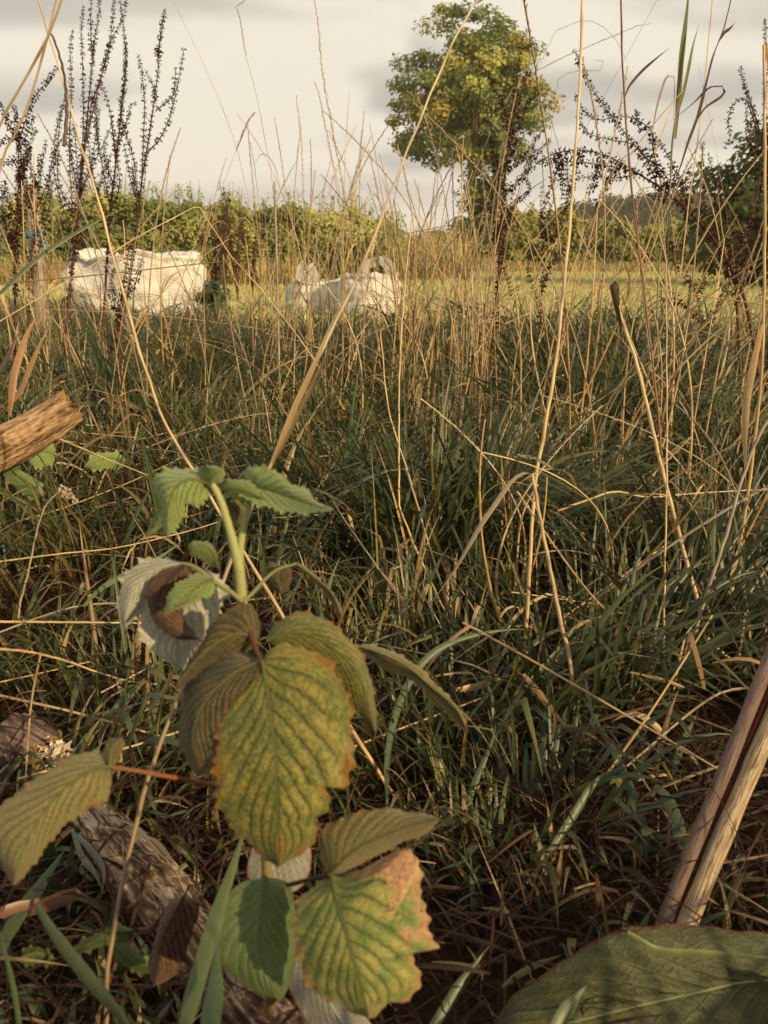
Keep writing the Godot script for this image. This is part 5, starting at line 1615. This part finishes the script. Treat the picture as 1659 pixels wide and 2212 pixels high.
	# the pointed leaf at the left edge
	parts.append(leaf("leaf", o, [237, 1657, 198, 1664, 137, 1706, 83, 1771, 50, 1840, 28, 1912], [226, 1630, 200, 1622, 146, 1636, 83, 1678, 0, 1742, -30, 1800, 0, 1862], [236, 1722, 192, 1748, 158, 1770, 121, 1804, 90, 1845, 54, 1892], 0.43, 0.40, 0.012, 0.010, 9, {"teeth": 17.0, "amp": 8.0, "label": "dull olive pointed leaf at the left edge on a red stalk"}))
	parts.append(leaf("leaf", o, [237, 1657, 238, 1635, 246, 1612, 264, 1590], [222, 1640, 225, 1615, 240, 1598], [250, 1650, 262, 1625, 268, 1604], 0.43, 0.435, 0.004, 0.004, 9, {"teeth": 6.0, "amp": 4.0, "rows": 40}))
	for p in parts: w.call(p)


func build_low_plants() -> void:
	# the large dock leaf in the corner
	var dl := thing("dock_leaf", "large dull green dock leaf with pale veins and reddish rim lying in the near corner", "leaf", "", G(1500, 2330))
	var lf := leaf("blade", dl, [1700, 2118, 1600, 2124, 1500, 2146, 1384, 2172, 1290, 2195, 1200, 2218, 1050, 2262], [1690, 2030, 1593, 2010, 1489, 1996, 1384, 2003, 1314, 2017, 1234, 2062, 1176, 2104, 1100, 2160, 1070, 2205], [1690, 2260, 1600, 2330, 1450, 2390, 1300, 2400, 1150, 2350, 1060, 2290], 0.56, 0.53, 0.02, -0.03, 5, {"rows": 90, "teeth": 9.0, "amp": 5.0, "pleat": 0.002, "ribcol": Color(0.21, 0.22, 0.13)})
	lf.position -= dl.position
	broad_blade("thin yellow-flecked grass blade lying over the large dock leaf", [1356, 2014, 1385, 2034, 1425, 2056, 1500, 2062, 1580, 2066, 1680, 2070], 0.50, 0.50, 5.0, Color(0.20, 0.22, 0.08), Color(0.12, 0.15, 0.06))
	broad_blade("short blurred green blade standing before the large dock leaf", [1190, 2260, 1215, 2205, 1245, 2160, 1268, 2128], 0.46, 0.48, 9.0, Color(0.08, 0.11, 0.045), Color(0.13, 0.17, 0.08))
	# smooth leaves under the raspberry
	var sm := thing("bindweed_leaf", "smooth green folded leaf half in shade under the largest raspberry leaf", "leaf", "", G(560, 2300))
	var a := leaf("blade", sm, [575, 1895, 566, 1960, 560, 2050, 580, 2110, 600, 2165], [520, 1908, 478, 1950, 455, 2010, 468, 2070, 520, 2125, 565, 2150], [620, 1905, 636, 1950, 640, 2020, 632, 2100, 615, 2150], 0.475, 0.445, 0.004, 0.055, 6, {"teeth": 1.0, "amp": 0.0, "pleat": 0.0})
	a.position -= sm.position
	var g1 := thing("fallen_leaf", "pale grey leaf with a red rim seen behind the largest raspberry leaf", "leaf", "", G(590, 2150))
	var b := leaf("blade", g1, [608, 1740, 600, 1800, 590, 1860, 575, 1940], [570, 1765, 548, 1820, 534, 1890], [650, 1760, 672, 1830, 668, 1890, 640, 1925], 0.57, 0.56, 0.004, 0.004, 7, {"teeth": 1.0, "amp": 0.0, "pleat": 0.0008, "ribcol": Color(0.36, 0.36, 0.29)})
	b.position -= g1.position
	var g2 := thing("fallen_leaf", "blue-grey leaf back lying at the bottom under the spotted leaf", "leaf", "", G(690, 2330))
	var c := leaf("blade", g2, [640, 2010, 660, 2080, 700, 2150, 760, 2240], [625, 2050, 618, 2110, 640, 2170, 690, 2240], [670, 2040, 710, 2110, 770, 2170, 810, 2230], 0.53, 0.50, 0.004, 0.004, 7, {"teeth": 1.0, "amp": 0.0, "pleat": 0.001, "ribcol": Color(0.30, 0.32, 0.24)})
	c.position -= g2.position
	var g3 := thing("dead_leaf", "curled dark brown dead leaf standing on the rotten log", "leaf", "", G(380, 2130))
	var d := leaf("blade", g3, [398, 1935, 372, 1985, 352, 2040, 340, 2100, 332, 2130], [370, 1945, 345, 1990, 330, 2045, 322, 2100], [430, 1950, 420, 2000, 405, 2050, 375, 2110], 0.56, 0.55, 0.02, 0.012, 8, {"teeth": 6.0, "amp": 5.0, "pleat": 0.003, "ribcol": Color(0.06, 0.03, 0.015)})
	d.position -= g3.position
	# lobed green leaves of a low weed by the rotten log
	var lw := thing("low_weed", "dark toothed weed leaves in the gloom below the rotten log", "weed", "", G(230, 2180))
	for s in [[[150, 2060, 200, 2035, 250, 2015, 290, 2010], [180, 2030, 225, 2008, 260, 1998], [190, 2055, 240, 2040, 275, 2026]], [[240, 2040, 270, 2060, 300, 2080, 330, 2095], [262, 2030, 290, 2050, 318, 2072], [250, 2070, 280, 2095, 312, 2105]], [[120, 2075, 90, 2060, 60, 2062, 40, 2075], [105, 2055, 80, 2045, 55, 2050], [105, 2085, 75, 2085, 52, 2085]]]:
		var q := leaf("leaf", lw, s[0], s[1], s[2], 0.60, 0.59, 0.006, 0.006, 6, {"teeth": 6.0, "amp": 12.0, "rows": 44, "pleat": 0.0015})
		q.position -= lw.position
	# yellowish leaves by the log end
	var yl := thing("low_weed", "yellowish green lobed leaves below the tan branch end", "weed", "", G(90, 1130))
	for s in [[[120, 985, 95, 975, 75, 985, 62, 1000], [115, 962, 92, 955, 68, 970], [110, 1005, 88, 1012, 72, 1008]], [[10, 1010, 40, 1030, 70, 1050, 95, 1075], [30, 1005, 62, 1025, 90, 1050], [12, 1035, 40, 1060, 72, 1078]], [[270, 1000, 240, 990, 205, 998, 180, 1010], [265, 985, 235, 975, 200, 985], [258, 1012, 232, 1015, 205, 1015]]]:
		var q := leaf("leaf", yl, s[0], s[1], s[2], 1.62, 1.55, 0.012, 0.012, 2, {"teeth": 6.0, "amp": 10.0, "rows": 44, "pleat": 0.003})
		q.position -= yl.position
